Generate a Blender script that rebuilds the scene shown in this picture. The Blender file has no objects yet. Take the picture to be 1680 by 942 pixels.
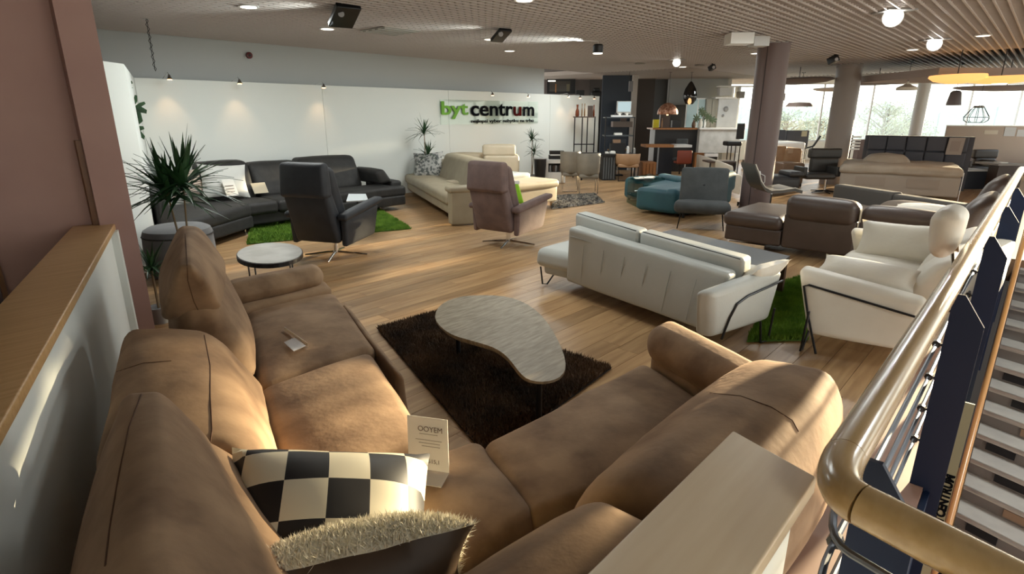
import bpy, math, random
from mathutils import Vector, Matrix, noise
R = random.Random(7)
scene = bpy.context.scene
COL = scene.collection
# ---------------------------------------------------------------- camera
FOC = 930.0; EYE = 1.8
PITCH = math.atan(283 / FOC); YAW = math.radians(42.5)
cam_data = bpy.data.cameras.new('camera')
cam_data.sensor_width = 36.0
cam_data.lens = 36.0 * FOC / 1680.0
cam_data.clip_start = 0.05; cam_data.clip_end = 600
cam = bpy.data.objects.new('camera', cam_data); COL.objects.link(cam)
cam.location = (0, 0, EYE)
cam.rotation_euler = (math.pi / 2 - PITCH, 0, YAW - math.pi / 2)
scene.camera = cam
# ---------------------------------------------------------------- world
w = bpy.data.worlds.new('sky'); scene.world = w; w.use_nodes = True
nt = w.node_tree; nt.nodes.clear()
wo = nt.nodes.new('ShaderNodeOutputWorld'); bg = nt.nodes.new('ShaderNodeBackground')
tc = nt.nodes.new('ShaderNodeTexCoord'); sep = nt.nodes.new('ShaderNodeSeparateXYZ'); cr = nt.nodes.new('ShaderNodeValToRGB')
nt.links.new(tc.outputs['Generated'], sep.inputs[0]); nt.links.new(sep.outputs[2], cr.inputs[0])
cr.color_ramp.elements[0].position = 0.0; cr.color_ramp.elements[0].color = (1.0, 0.94, 0.84, 1)
cr.color_ramp.elements[1].position = 0.5; cr.color_ramp.elements[1].color = (0.74, 0.85, 1.0, 1)
nt.links.new(cr.outputs[0], bg.inputs[0]); nt.links.new(bg.outputs[0], wo.inputs[0])
bg.inputs[1].default_value = 3.2
# ---------------------------------------------------------------- sun
SUN_AZ = math.radians(-7.5); SUN_EL = math.radians(5.8)
sd = Vector((math.cos(SUN_AZ) * math.cos(SUN_EL), math.sin(SUN_AZ) * math.cos(SUN_EL), math.sin(SUN_EL)))
sl = bpy.data.lights.new('sun', 'SUN'); sl.energy = 24.0; sl.angle = math.radians(1.2); sl.color = (1.0, 0.77, 0.50)
so = bpy.data.objects.new('sun', sl); COL.objects.link(so); so.rotation_euler = sd.to_track_quat('Z', 'Y').to_euler(); so.location = sd * 30
vs = scene.view_settings
vs.view_transform = 'Standard'; vs.look = 'None'; vs.gamma = 1.0; vs.use_curve_mapping = False; vs.exposure = 0.3
CEIL = 3.05
def lamp(name, kind, loc, energy, color=(1, 0.93, 0.84), size=0.1, target=None, spot=80, blend=0.6):
    l = bpy.data.lights.new(name, kind); l.energy = energy; l.color = color
    if kind == 'AREA': l.size = size
    else: l.shadow_soft_size = size
    if kind == 'SPOT': l.spot_size = math.radians(spot); l.spot_blend = blend
    o = bpy.data.objects.new(name, l); COL.objects.link(o); o.location = loc
    if target is not None:
        o.rotation_euler = (Vector(loc) - Vector(target)).to_track_quat('Z', 'Y').to_euler()
    return o
# added fill lights at ceiling height, without fittings of their own
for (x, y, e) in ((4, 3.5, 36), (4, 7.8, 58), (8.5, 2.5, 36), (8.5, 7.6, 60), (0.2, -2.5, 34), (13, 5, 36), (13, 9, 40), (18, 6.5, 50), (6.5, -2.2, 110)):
    lamp('ceiling_fill_light', 'AREA', (x, y, 2.96), e, (0.95, 1.0, 0.97), 1.2)

# ---------------------------------------------------------------- where a pixel of the 1680x942 frame meets a plane of the room
fwd_ = Vector((math.cos(YAW), math.sin(YAW), 0)); rgt_ = Vector((math.sin(YAW), -math.cos(YAW), 0))
def ray(px, py):
    a = px - 840.0; b = 471.0 - py
    return fwd_ * (FOC * math.cos(PITCH) + b * math.sin(PITCH)) + rgt_ * a + Vector((0, 0, -FOC * math.sin(PITCH) + b * math.cos(PITCH)))
C0 = Vector((0, 0, EYE))
def G(px, py, z=0.0):
    d = ray(px, py); return C0 + d * ((z - EYE) / d.z)
def VY(px, py, y):
    d = ray(px, py); return C0 + d * (y / d.y)
def VX(px, py, x):
    d = ray(px, py); return C0 + d * (x / d.x)
def VF(px, py, f):
    d = ray(px, py); return C0 + d * (f / d.dot(fwd_))
def depth(p): return p.dot(fwd_)
YN = Vector((math.cos(math.radians(72)), math.sin(math.radians(72)), 0))   # direction of the parapet on the left

# ---------------------------------------------------------------- materials
MATS = {}
def M(name, col=(0.5, 0.5, 0.5), rough=0.6, metal=0.0, col2=None, nscale=6.0, bump=0.0, bscale=60.0, sheen=0.0, spec=0.5, emit=None, estr=1.0, stretch=None, coat=0.0, trans=0.0, contrast=(0.35, 0.65), alpha=1.0):
    if name in MATS: return MATS[name]
    m = bpy.data.materials.new(name); m.use_nodes = True; t = m.node_tree; N = t.nodes; L = t.links
    b = N['Principled BSDF']; MATS[name] = m
    b.inputs['Base Color'].default_value = (*col, 1); b.inputs['Roughness'].default_value = rough; b.inputs['Metallic'].default_value = metal
    b.inputs['Specular IOR Level'].default_value = spec
    if sheen: b.inputs['Sheen Weight'].default_value = sheen; b.inputs['Sheen Roughness'].default_value = 0.5; b.inputs['Sheen Tint'].default_value = (*[min(1, c * 2 + .1) for c in col], 1)
    if coat: b.inputs['Coat Weight'].default_value = coat; b.inputs['Coat Roughness'].default_value = 0.15
    if trans: b.inputs['Transmission Weight'].default_value = trans
    if alpha < 1: b.inputs['Alpha'].default_value = alpha
    if emit: b.inputs['Emission Color'].default_value = (*emit, 1); b.inputs['Emission Strength'].default_value = estr
    if col2 or bump:
        c = N.new('ShaderNodeTexCoord'); mp = N.new('ShaderNodeMapping'); L.new(c.outputs['Object'], mp.inputs[0])
        if stretch: mp.inputs['Scale'].default_value = stretch
    if col2:
        n = N.new('ShaderNodeTexNoise'); n.inputs['Scale'].default_value = nscale; n.inputs['Detail'].default_value = 5
        L.new(mp.outputs[0], n.inputs['Vector'])
        r = N.new('ShaderNodeValToRGB'); r.color_ramp.elements[0].position = contrast[0]; r.color_ramp.elements[1].position = contrast[1]
        r.color_ramp.elements[0].color = (*col, 1); r.color_ramp.elements[1].color = (*col2, 1)
        L.new(n.outputs['Fac'], r.inputs[0]); L.new(r.outputs[0], b.inputs['Base Color'])
    if bump:
        n2 = N.new('ShaderNodeTexNoise'); n2.inputs['Scale'].default_value = bscale; n2.inputs['Detail'].default_value = 3
        L.new(mp.outputs[0], n2.inputs['Vector'])
        bp = N.new('ShaderNodeBump'); bp.inputs['Strength'].default_value = bump; bp.inputs['Distance'].default_value = 0.01
        L.new(n2.outputs['Fac'], bp.inputs['Height']); L.new(bp.outputs[0], b.inputs['Normal'])
    return m
suede = M('brown_suede', (0.16, 0.095, 0.052), 0.8, col2=(0.33, 0.215, 0.125), nscale=4.5, bump=0.13, bscale=30, sheen=0.5, spec=0.3)
seam_m = M('seam_thread', (0.10, 0.045, 0.02), 0.8)
oak_cap = M('beech_capping', (0.58, 0.34, 0.14), 0.38, col2=(0.68, 0.43, 0.20), nscale=3, stretch=(1, 14, 14), bump=0.05, bscale=30)
maple_cap = M('maple_capping', (0.74, 0.58, 0.38), 0.38, col2=(0.82, 0.67, 0.47), nscale=2.2, stretch=(1, 12, 12), contrast=(.3, .75))
rail_wood = M('rail_wood', (0.40, 0.26, 0.11), 0.26, col2=(0.48, 0.33, 0.16), nscale=3, stretch=(1, 10, 10), coat=0.5)
white_paint = M('white_paint', (0.82, 0.85, 0.82), 0.7)
wall_grey = M('grey_wall_paint', (0.50, 0.52, 0.52), 0.8)
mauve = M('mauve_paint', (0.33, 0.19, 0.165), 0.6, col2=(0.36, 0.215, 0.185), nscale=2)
dark_mauve = M('column_paint', (0.15, 0.105, 0.10), 0.5)
black_m = M('black_metal', (0.012, 0.012, 0.014), 0.4, metal=0.3)
navy = M('navy_steel', (0.006, 0.015, 0.045), 0.5, spec=.25)
steel = M('brushed_steel', (0.12, 0.13, 0.15), 0.34, metal=0.8)
chrome = M('chrome', (0.75, 0.75, 0.75), 0.12, metal=1.0)
grey_leather = M('pale_grey_leather', (0.44, 0.45, 0.42), 0.5, col2=(0.48, 0.49, 0.46), nscale=3, bump=0.12, bscale=70)
cream_leather = M('cream_leather', (0.62, 0.58, 0.50), 0.48, col2=(0.66, 0.62, 0.54), nscale=4, bump=0.15, bscale=25)
beige_leather = M('beige_leather', (0.30, 0.25, 0.17), 0.5, col2=(0.34, 0.29, 0.20), nscale=4, bump=0.15, bscale=60)
charcoal = M('charcoal_upholstery', (0.016, 0.0155, 0.015), 0.65, col2=(0.027, 0.025, 0.024), nscale=8, bump=0.15, bscale=90, sheen=0.15)
blueblack = M('blue_black_upholstery', (0.018, 0.021, 0.027), 0.6, col2=(0.027, 0.030, 0.037), nscale=6, bump=0.15, bscale=80, sheen=0.15)
plum = M('plum_brown_suede', (0.11, 0.072, 0.066), 0.75, col2=(0.16, 0.105, 0.095), nscale=6, bump=0.2, bscale=60, sheen=0.4)
darkbrown = M('dark_brown_leather', (0.058, 0.040, 0.033), 0.42, col2=(0.07, 0.049, 0.041), nscale=4, bump=0.1, bscale=60)
slate = M('slate_fabric', (0.045, 0.050, 0.052), 0.8, col2=(0.065, 0.071, 0.073), nscale=5, bump=0.2, bscale=60, sheen=0.3)
teal = M('teal_fabric', (0.008, 0.06, 0.085), 0.6, col2=(0.014, 0.085, 0.11), nscale=3, bump=0.1, bscale=80, sheen=0.3)
tan_m = M('tan_leather', (0.36, 0.21, 0.11), 0.55, col2=(0.42, 0.26, 0.15), nscale=5)
taupe = M('taupe_leather', (0.17, 0.15, 0.12), 0.5, col2=(0.20, 0.18, 0.15), nscale=5)
paper = M('white_card', (0.85, 0.83, 0.78), 0.6)
acrylic = M('clear_acrylic', (0.75, 0.72, 0.70), 0.08, alpha=0.45)
ink = M('grey_ink', (0.22, 0.17, 0.14), 0.8)
print_blk = M('black_lettering', (0.003, 0.004, 0.006), 0.9, spec=.08)
leaf = M('dark_green_leaf', (0.012, 0.045, 0.014), 0.45, col2=(0.03, 0.09, 0.03), nscale=9)
leaf_w = None
stem_m = M('pale_stem', (0.22, 0.16, 0.09), 0.8)
wood_oran = M('orange_wood', (0.30, 0.12, 0.035), 0.5, col2=(0.38, 0.17, 0.06), nscale=4, stretch=(12, 12, 1))
trim_wood = M('brown_wood_trim', (0.16, 0.062, 0.018), 0.45)
dark_wood = M('dark_wood', (0.06, 0.035, 0.025), 0.5)
kidney_wood = M('grey_oak', (0.21, 0.165, 0.105), 0.5, col2=(0.40, 0.33, 0.23), nscale=3, stretch=(3, 16, 3), contrast=(.3, .7))
marble = M('white_marble', (0.62, 0.60, 0.56), 0.25, col2=(0.74, 0.72, 0.68), nscale=4, contrast=(.4, .6))
conc = M('pale_concrete', (0.50, 0.50, 0.48), 0.6, col2=(0.62, 0.62, 0.60), nscale=5)
white_gl = M('glossy_white', (0.75, 0.75, 0.74), 0.3)
glow = M('lamp_glow', (1, 1, 1), 0.5, emit=(1, 0.97, 0.90), estr=14)
glow_dim = M('lamp_glow_soft', (1, 1, 1), 0.5, emit=(1, 0.93, 0.80), estr=1.6)
glow_warm = M('halogen_glow', (1, 0.8, 0.6), 0.5, emit=(1, 0.55, 0.22), estr=7)
shade_warm = M('lit_fabric_shade', (0.8, 0.55, 0.3), 0.7, emit=(1.0, 0.50, 0.14), estr=0.9)
glass_m = None
def glass(name='clear_glass', tint=(0.95, 0.98, 0.97), gl=0.06):
    if name in MATS: return MATS[name]
    m = bpy.data.materials.new(name); m.use_nodes = True; t = m.node_tree; t.nodes.clear(); MATS[name] = m
    o = t.nodes.new('ShaderNodeOutputMaterial'); mx = t.nodes.new('ShaderNodeMixShader'); a = t.nodes.new('ShaderNodeBsdfTransparent'); g = t.nodes.new('ShaderNodeBsdfGlossy')
    a.inputs[0].default_value = (*tint, 1); g.inputs['Roughness'].default_value = 0.03; mx.inputs[0].default_value = gl
    t.links.new(a.outputs[0], mx.inputs[1]); t.links.new(g.outputs[0], mx.inputs[2]); t.links.new(mx.outputs[0], o.inputs[0]); return m
# floor boards: tone per board from the object's random value or the face attribute, grain along X
def floor_mat():
    m = bpy.data.materials.new('oak_boards'); m.use_nodes = True; t = m.node_tree; N = t.nodes; L = t.links; b = N['Principled BSDF']
    tcd = N.new('ShaderNodeNewGeometry'); mp = N.new('ShaderNodeMapping'); mp.inputs['Scale'].default_value = (0.9, 9, 1); L.new(tcd.outputs['Position'], mp.inputs[0])
    at = N.new('ShaderNodeAttribute'); at.attribute_name = 'tone'
    oi = N.new('ShaderNodeObjectInfo'); ad = N.new('ShaderNodeMath'); ad.operation = 'ADD'; fr = N.new('ShaderNodeMath'); fr.operation = 'FRACT'
    L.new(at.outputs['Fac'], ad.inputs[0]); L.new(oi.outputs['Random'], ad.inputs[1]); L.new(ad.outputs[0], fr.inputs[0])
    cmb = N.new('ShaderNodeCombineXYZ'); mul = N.new('ShaderNodeMath'); mul.operation = 'MULTIPLY'; mul.inputs[1].default_value = 20; L.new(fr.outputs[0], mul.inputs[0]); L.new(mul.outputs[0], cmb.inputs[2])
    va = N.new('ShaderNodeVectorMath'); L.new(mp.outputs[0], va.inputs[0]); L.new(cmb.outputs[0], va.inputs[1])
    n = N.new('ShaderNodeTexNoise'); n.inputs['Scale'].default_value = 1.6; n.inputs['Detail'].default_value = 6; n.inputs['Distortion'].default_value = 0.6; L.new(va.outputs[0], n.inputs['Vector'])
    r = N.new('ShaderNodeValToRGB'); r.color_ramp.elements[0].position = 0.3; r.color_ramp.elements[1].position = 0.72
    r.color_ramp.elements[0].color = (0.30, 0.165, 0.072, 1); r.color_ramp.elements[1].color = (0.50, 0.32, 0.16, 1); L.new(n.outputs['Fac'], r.inputs[0])
    hs = N.new('ShaderNodeHueSaturation'); mr = N.new('ShaderNodeMapRange'); mr.inputs[3].default_value = 0.8; mr.inputs[4].default_value = 1.15; L.new(fr.outputs[0], mr.inputs[0]); L.new(mr.outputs[0], hs.inputs['Value']); L.new(r.outputs[0], hs.inputs['Color'])
    L.new(hs.outputs[0], b.inputs['Base Color']); b.inputs['Roughness'].default_value = 0.36; b.inputs['Specular IOR Level'].default_value = 0.45
    return m
oak = floor_mat()

# ---------------------------------------------------------------- mesh helpers
class MB:
    def __init__(s): s.v = []; s.f = []
    def add(s, vs_, fs_):
        k = len(s.v); s.v += [Vector(p) for p in vs_]; s.f += [tuple(i + k for i in f) for f in fs_]; return s
    def box(s, x0, x1, y0, y1, z0, z1):
        return s.hexp([(x0, y0, z0), (x1, y0, z0), (x1, y1, z0), (x0, y1, z0)], [(x0, y0, z1), (x1, y0, z1), (x1, y1, z1), (x0, y1, z1)])
    def obox(s, c, ux, uy, sx, sy, z0, z1):
        c = Vector(c); ux = Vector(ux).normalized() * sx / 2; uy = Vector(uy).normalized() * sy / 2
        q = [c - ux - uy, c + ux - uy, c + ux + uy, c - ux + uy]
        return s.hexp([(p.x, p.y, z0) for p in q], [(p.x, p.y, z1) for p in q])
    def hexp(s, bot, top):
        return s.add(list(bot) + list(top), [(3, 2, 1, 0), (4, 5, 6, 7), (0, 1, 5, 4), (1, 2, 6, 5), (2, 3, 7, 6), (3, 0, 4, 7)])
    def prism(s, pts, z0, z1):
        n = len(pts)
        return s.add([(p[0], p[1], z0) for p in pts] + [(p[0], p[1], z1) for p in pts],
                     [tuple(range(n))[::-1], tuple(range(n, 2 * n))] + [(i, (i + 1) % n, n + (i + 1) % n, n + i) for i in range(n)])
    def bar(s, a, b, wx=0.02, wy=None):
        a = Vector(a); b = Vector(b); d = (b - a).normalized(); wy = wy or wx
        u = d.cross(Vector((0, 0, 1))); u = Vector((1, 0, 0)) if u.length < 1e-3 else u.normalized(); v = d.cross(u).normalized(); u = u * wx / 2; v = v * wy / 2
        return s.add([a - u - v, a + u - v, a + u + v, a - u + v, b - u - v, b + u - v, b + u + v, b - u + v], [(3, 2, 1, 0), (4, 5, 6, 7), (0, 1, 5, 4), (1, 2, 6, 5), (2, 3, 7, 6), (3, 0, 4, 7)])
    def tube(s, pts, r=0.01, seg=8, cap=True):
        pts = [Vector(p) for p in pts]; n = len(pts); k = len(s.v); rs = r if isinstance(r, (list, tuple)) else [r] * n; u = None
        for i, p in enumerate(pts):
            d = (pts[min(i + 1, n - 1)] - pts[max(i - 1, 0)]).normalized()
            if u is None:
                u = d.cross(Vector((0, 0, 1)));
                if u.length < 1e-3: u = Vector((1, 0, 0))
            u = (u - d * u.dot(d)).normalized(); v = d.cross(u)
            for j in range(seg):
                a = 2 * math.pi * j / seg; s.v.append(p + (u * math.cos(a) + v * math.sin(a)) * rs[i])
        for i in range(n - 1):
            for j in range(seg):
                s.f.append((k + i * seg + j, k + i * seg + (j + 1) % seg, k + (i + 1) * seg + (j + 1) % seg, k + (i + 1) * seg + j))
        if cap: s.f.append(tuple(k + j for j in range(seg))[::-1]); s.f.append(tuple(k + (n - 1) * seg + j for j in range(seg)))
        return s
    def lathe(s, c, prof, seg=24, ax=None):
        """prof: (radius, height) pairs, turned about the vertical through c"""
        c = Vector(c); k = len(s.v); n = len(prof)
        rot = Vector((0, 0, 1)).rotation_difference(Vector(ax)) if ax is not None else None
        for r_, h in prof:
            for j in range(seg):
                a = 2 * math.pi * j / seg; p = Vector((r_ * math.cos(a), r_ * math.sin(a), h))
                if rot: p = rot @ p
                s.v.append(c + p)
        for i in range(n - 1):
            for j in range(seg): s.f.append((k + i * seg + j, k + i * seg + (j + 1) % seg, k + (i + 1) * seg + (j + 1) % seg, k + (i + 1) * seg + j))
        s.f.append(tuple(k + j for j in range(seg))[::-1]); s.f.append(tuple(k + (n - 1) * seg + j for j in range(seg)))
        return s
    def hexa(s, bot, top, r=0.06, puff=(0, 0, 0.03), n=7, noise_amp=0.0, nfreq=3.0, warp=None):
        """a soft rounded block through eight corner points (bottom ring, top ring, same order)"""
        B = [Vector(p) for p in bot]; T = [Vector(p) for p in top]
        lx = ((B[1] - B[0]).length + (B[2] - B[3]).length + (T[1] - T[0]).length + (T[2] - T[3]).length) / 4
        ly = ((B[3] - B[0]).length + (B[2] - B[1]).length + (T[3] - T[0]).length + (T[2] - T[1]).length) / 4
        lz = sum((T[i] - B[i]).length for i in range(4)) / 4
        l = (lx, ly, lz); r = min(r, 0.49 * min(l))
        def axis(le):
            arc = [r - r * math.tan(math.radians(a)) for a in (45, 30, 15, 0)]
            mid = [r + (le - 2 * r) * i / n for i in range(1, n)]
            a = arc + mid + [le - q for q in arc[::-1]]
            return [q - le / 2 for q in a]
        A = [axis(q) for q in l]; key = {}; k0 = len(s.v); s_v = s.v
        def vert(q):
            kk = (round(q[0], 5), round(q[1], 5), round(q[2], 5))
            if kk in key: return key[kk]
            inn = [max(-l[i] / 2 + r, min(l[i] / 2 - r, q[i])) for i in range(3)]
            d = Vector([q[i] - inn[i] for i in range(3)])
            if d.length > 1e-9: d = d.normalized() * r
            p = [inn[i] + d[i] for i in range(3)]
            nu = [p[i] / (l[i] / 2) for i in range(3)]; o = list(nu)
            for i in range(3):
                j, k = (i + 1) % 3, (i + 2) % 3
                o[i] += puff[i] / (l[i] / 2) * nu[i] * (1 - nu[j] ** 2) * (1 - nu[k] ** 2)
            if warp: o = warp(o)
            a, b, c = [(t + 1) / 2 for t in o]
            P = ((B[0] * (1 - a) + B[1] * a) * (1 - b) + (B[3] * (1 - a) + B[2] * a) * b) * (1 - c) + ((T[0] * (1 - a) + T[1] * a) * (1 - b) + (T[3] * (1 - a) + T[2] * a) * b) * c
            if noise_amp:
                P = P + noise.noise_vector(P * nfreq) * noise_amp + noise.noise_vector(P * nfreq * 4) * noise_amp * 0.25
            key[kk] = len(s_v); s_v.append(P); return key[kk]
        for ax in range(3):
            i, j = (ax + 1) % 3, (ax + 2) % 3
            for sg in (-1, 1):
                for a in range(len(A[i]) - 1):
                    for b in range(len(A[j]) - 1):
                        q4 = []
                        for (ia, ib) in ((a, b), (a + 1, b), (a + 1, b + 1), (a, b + 1)):
                            q = [0, 0, 0]; q[ax] = sg * l[ax] / 2; q[i] = A[i][ia]; q[j] = A[j][ib]; q4.append(vert(q))
                        if len(set(q4)) < 3: continue
                        s.f.append(tuple(q4) if sg > 0 else tuple(q4[::-1]))
        return s
    def cush(s, c, sz, r=0.05, puff=(0, 0, 0.02), rx=0, ry=0, rz=0, n=5, na=0.0, taper=(1, 1), sh=(0, 0)):
        """soft box at c; taper scales the top ring, sh shifts it"""
        c = Vector(c); x, y, z = [q / 2 for q in sz]; R3 = Matrix.Rotation(rz, 3, 'Z') @ Matrix.Rotation(ry, 3, 'Y') @ Matrix.Rotation(rx, 3, 'X')
        b = [(-x, -y, -z), (x, -y, -z), (x, y, -z), (-x, y, -z)]
        t = [(-x * taper[0] + sh[0], -y * taper[1] + sh[1], z), (x * taper[0] + sh[0], -y * taper[1] + sh[1], z), (x * taper[0] + sh[0], y * taper[1] + sh[1], z), (-x * taper[0] + sh[0], y * taper[1] + sh[1], z)]
        return s.hexa([c + R3 @ Vector(p) for p in b], [c + R3 @ Vector(p) for p in t], r, puff, n, na)
    def build(s, name, mat, root=None, smooth=True, label=None, kind=None, local=False):
        off = Vector((0, 0, 0))
        if root is not None and not local:
            q = root
            while q is not None: off += q.location; q = q.parent
        vs_ = s.v
        if root is None and not local:
            xs = [p.x for p in vs_]; ys = [p.y for p in vs_]; off = Vector(((min(xs) + max(xs)) / 2, (min(ys) + max(ys)) / 2, min(p.z for p in vs_)))
        me = bpy.data.meshes.new(name); me.from_pydata([tuple(p - off) for p in vs_], [], s.f); me.update()
        if smooth:
            me.polygons.foreach_set('use_smooth', [True] * len(me.polygons))
            try: me.set_sharp_from_angle(angle=math.radians(38))
            except Exception: pass
        me.materials.append(mat)
        o = bpy.data.objects.new(name, me); COL.objects.link(o)
        if root is not None: o.parent = root
        else: o.location = off
        if label: o['label'] = label
        if kind: o['kind'] = kind
        return o
def thing(name, label, cat, loc, group=None, rz=0.0):
    o = bpy.data.objects.new(name, None); COL.objects.link(o); o.location = Vector(loc); o.rotation_euler[2] = rz; o.empty_display_size = 0.1
    o['label'] = label; o['category'] = cat
    if group: o['group'] = group
    return o
def tag(o, label, cat, group=None):
    o['label'] = label; o['category'] = cat
    if group: o['group'] = group
    return o
def dup(root, loc, label=None, group=None, rz=None, scale=None):
    r = root.copy(); COL.objects.link(r); r.location = Vector(loc)
    if rz is not None: r.rotation_euler[2] = rz
    if scale: r.scale = (scale,) * 3
    if label: r['label'] = label
    if group: r['group'] = group
    def rec(a, b):
        for ch in list(a.children):
            if ch == b: continue
            c = ch.copy(); COL.objects.link(c); c.parent = b; rec(ch, c)
    rec(root, r); return r
def text_mesh(s, size, ex, bold=0.0, shear=0.0, align='LEFT', wid=1.0):
    cu = bpy.data.curves.new('t', 'FONT'); cu.body = s; cu.size = size; cu.extrude = ex; cu.offset = bold; cu.shear = shear; cu.align_x = align; cu.resolution_u = 3; cu.space_character = wid
    o = bpy.data.objects.new('t', cu); COL.objects.link(o); dg = bpy.context.evaluated_depsgraph_get()
    me = bpy.data.meshes.new_from_object(o.evaluated_get(dg)); v = [p.co.copy() for p in me.vertices]; f = [tuple(p.vertices) for p in me.polygons]
    COL.objects.unlink(o); bpy.data.objects.remove(o); bpy.data.meshes.remove(me); return v, f
def add_text(mb, s, size, origin, ux, uy, ex=0.001, bold=0.0, sx=1.0, **k):
    ux = Vector(ux).normalized(); uy = Vector(uy).normalized(); un = ux.cross(uy); v, f = text_mesh(s, size, ex, bold, **k)
    mb.add([Vector(origin) + ux * p.x * sx + uy * p.y + un * p.z for p in v], f); return mb
V = Vector
def lerp(a, b, t): return V(a) * (1 - t) + V(b) * t
def up(p, z): return V((p[0], p[1], z))

# ================================================================= SETTING
def struct(name, mb, mat, smooth=False, root=None): return mb.build(name, mat, root, smooth=smooth, kind='structure')
FAC = [VF(1190, 160, 24), VF(1760, 160, 24)]; FAC = [up(p, 0) for p in FAC]
Yedge = 0.12      # north edge of the stairwell
E0 = V((1.34, Yedge, 0))
FQ = FAC[0] + (FAC[1] - FAC[0]) * ((Yedge + .0 - FAC[0].y) / (FAC[1].y - FAC[0].y)) if False else None
fl = MB()
fe = lambda yy: FAC[0] + (FAC[1] - FAC[0]) * ((yy - FAC[0].y) / (FAC[1].y - FAC[0].y))
fl.prism([(-5, Yedge), (fe(Yedge).x + .15, Yedge), FAC[0] + fwd_ * .2, (FAC[0].x + .2, 15), (-5, 15)], -0.30, -0.012)
fl.prism([(-5, -8), (E0.x - 8.12 * 0.325, -8), (E0.x, Yedge), (-5, Yedge)], -0.30, -0.012)
fl.prism([(9.7, -8), (20.6, -8), (20.6, Yedge - .42), (fe(Yedge - .42).x + .15, Yedge - .42), (fe(Yedge).x + .15, Yedge), (9.7, Yedge)], -0.30, -0.012)
floor = struct('floor', fl, M('subfloor', (0.16, 0.09, 0.045), 0.6))
# boards
PW, PL = 0.19, 1.75
rr = random.Random(3); near = []; far = []
row = 0; y = 0.52
while y < 14.8:
    x = -4.6 - rr.random() * PL
    while x < 31:
        x1 = min(x + PL, 31.5); y1 = min(y + PW, 15)
        ctr = V((x + PL / 2, y + PW / 2, 0)); f_ = depth(ctr); lat = ctr.dot(rgt_)
        inview = f_ > 1 and abs(lat) < 0.93 * f_ + 1.0
        if not (y > 10.7 and x < 15) :
            (near if inview and 1.2 < x < 10.4 and 1.4 < y < 9.6 else far).append((max(x, -4.6), x1, y, y1))
        x += PL
    y += PW; row += 1
near.sort(key=lambda b: depth(V(((b[0] + b[1]) / 2, (b[2] + b[3]) / 2, 0))))
far += near[296:]; near = near[:296]
g = 0.0016
pm = MB(); pm.hexp([(0, g, -0.012), (PL - g, g, -0.012), (PL - g, PW - g, -0.012), (0, PW - g, -0.012)], [(0.0, g, 0.0), (PL - g, g, 0), (PL - g, PW - g, 0), (0.0, PW - g, 0)])
pl0 = pm.build('floor_board', oak, floor, smooth=False, local=True)
pl0.location = V((near[0][0], near[0][2], 0)) - floor.location
for b in near[1:]:
    c = pl0.copy(); COL.objects.link(c); c.location = V((b[0], b[2], 0)) - floor.location
fm = MB(); tones = []
for (a, b, c, d) in far:
    if a > 9.6 or True:
        fm.add([(a, c + g, 0), (b - g, c + g, 0), (b - g, d - g, 0), (a, d - g, 0), (a, c + g, -.012), (b - g, c + g, -.012), (b - g, d - g, -.012), (a, d - g, -.012)], [(0, 1, 2, 3), (4, 5, 1, 0), (5, 6, 2, 1), (6, 7, 3, 2), (7, 4, 0, 3)]); tones += [rr.random()] * 5
for (x0, x1, y0, y1) in ((-5, 1.2, Yedge, .52), (9.7, 31, -7.9, Yedge), (9.7, 31, Yedge, 0.52)):
    yy = y0
    while yy < y1 - .01:
        y2 = min(yy + PW, y1); fm.add([(x0, yy, 0), (x1, yy, 0), (x1, y2 - g, 0), (x0, y2 - g, 0)], [(0, 1, 2, 3)]); tones.append(rr.random()); yy = y2
fo = fm.build('floor_boards_beyond', oak, floor, smooth=False, kind='stuff')
ca = fo.data.attributes.new('tone', 'FLOAT', 'FACE'); ca.data.foreach_set('value', tones)
# pink strip along the stairwell
k = MB().box(1.42, 9.7, Yedge, 0.515, -0.012, 0.004); struct('trim_1', k, M('pink_strip', (0.34, 0.20, 0.15), 0.5, col2=(0.40, 0.245, 0.18), nscale=3))
# ceiling: plenum, open grid of blades
CX1 = 21.5
ce = MB().prism([(-5, -8.1), (20.6, -8.1), (20.6, Yedge - .42), (fe(Yedge - .42).x + .15, Yedge - .42), FAC[0] + fwd_ * .2, (FAC[0].x + .2, 15), (-5, 15)], CEIL + 0.10, CEIL + 0.25)
ceiling = struct('ceiling', ce, M('plenum', (0.10, 0.085, 0.08), 0.8))
gm = M('grid_metal', (0.48, 0.43, 0.40), 0.42, metal=0.15)
gb = MB(); S = 0.125
yy = -3.0
while yy < 10.85:
    gb.box(-1.5, CX1, yy, yy + 0.02, CEIL - 0.03, CEIL + 0.03); yy += S
gb.build('grid_blades_lengthwise', gm, ceiling, smooth=False, kind='stuff')
gb = MB(); xx = -1.5
while xx < 15.5:
    gb.box(xx, xx + 0.014, -3.0, 10.85, CEIL - 0.018, CEIL + 0.03); xx += S
gb.build('grid_blades_crosswise', gm, ceiling, smooth=False, kind='stuff')
# smooth lower ceiling over kitchen and toward the windows
sm = MB(); a = VF(1290, 100, 19.5)
sm.prism([(15.5, 7.6), (fe(7.6).x, 7.6), FAC[0], (FAC[0].x, 14.9), (15.5, 14.9)], CEIL - 0.03, CEIL + 0.09); struct('trim_2', sm, M('smooth_ceiling', (0.36, 0.32, 0.29), 0.7))
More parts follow.
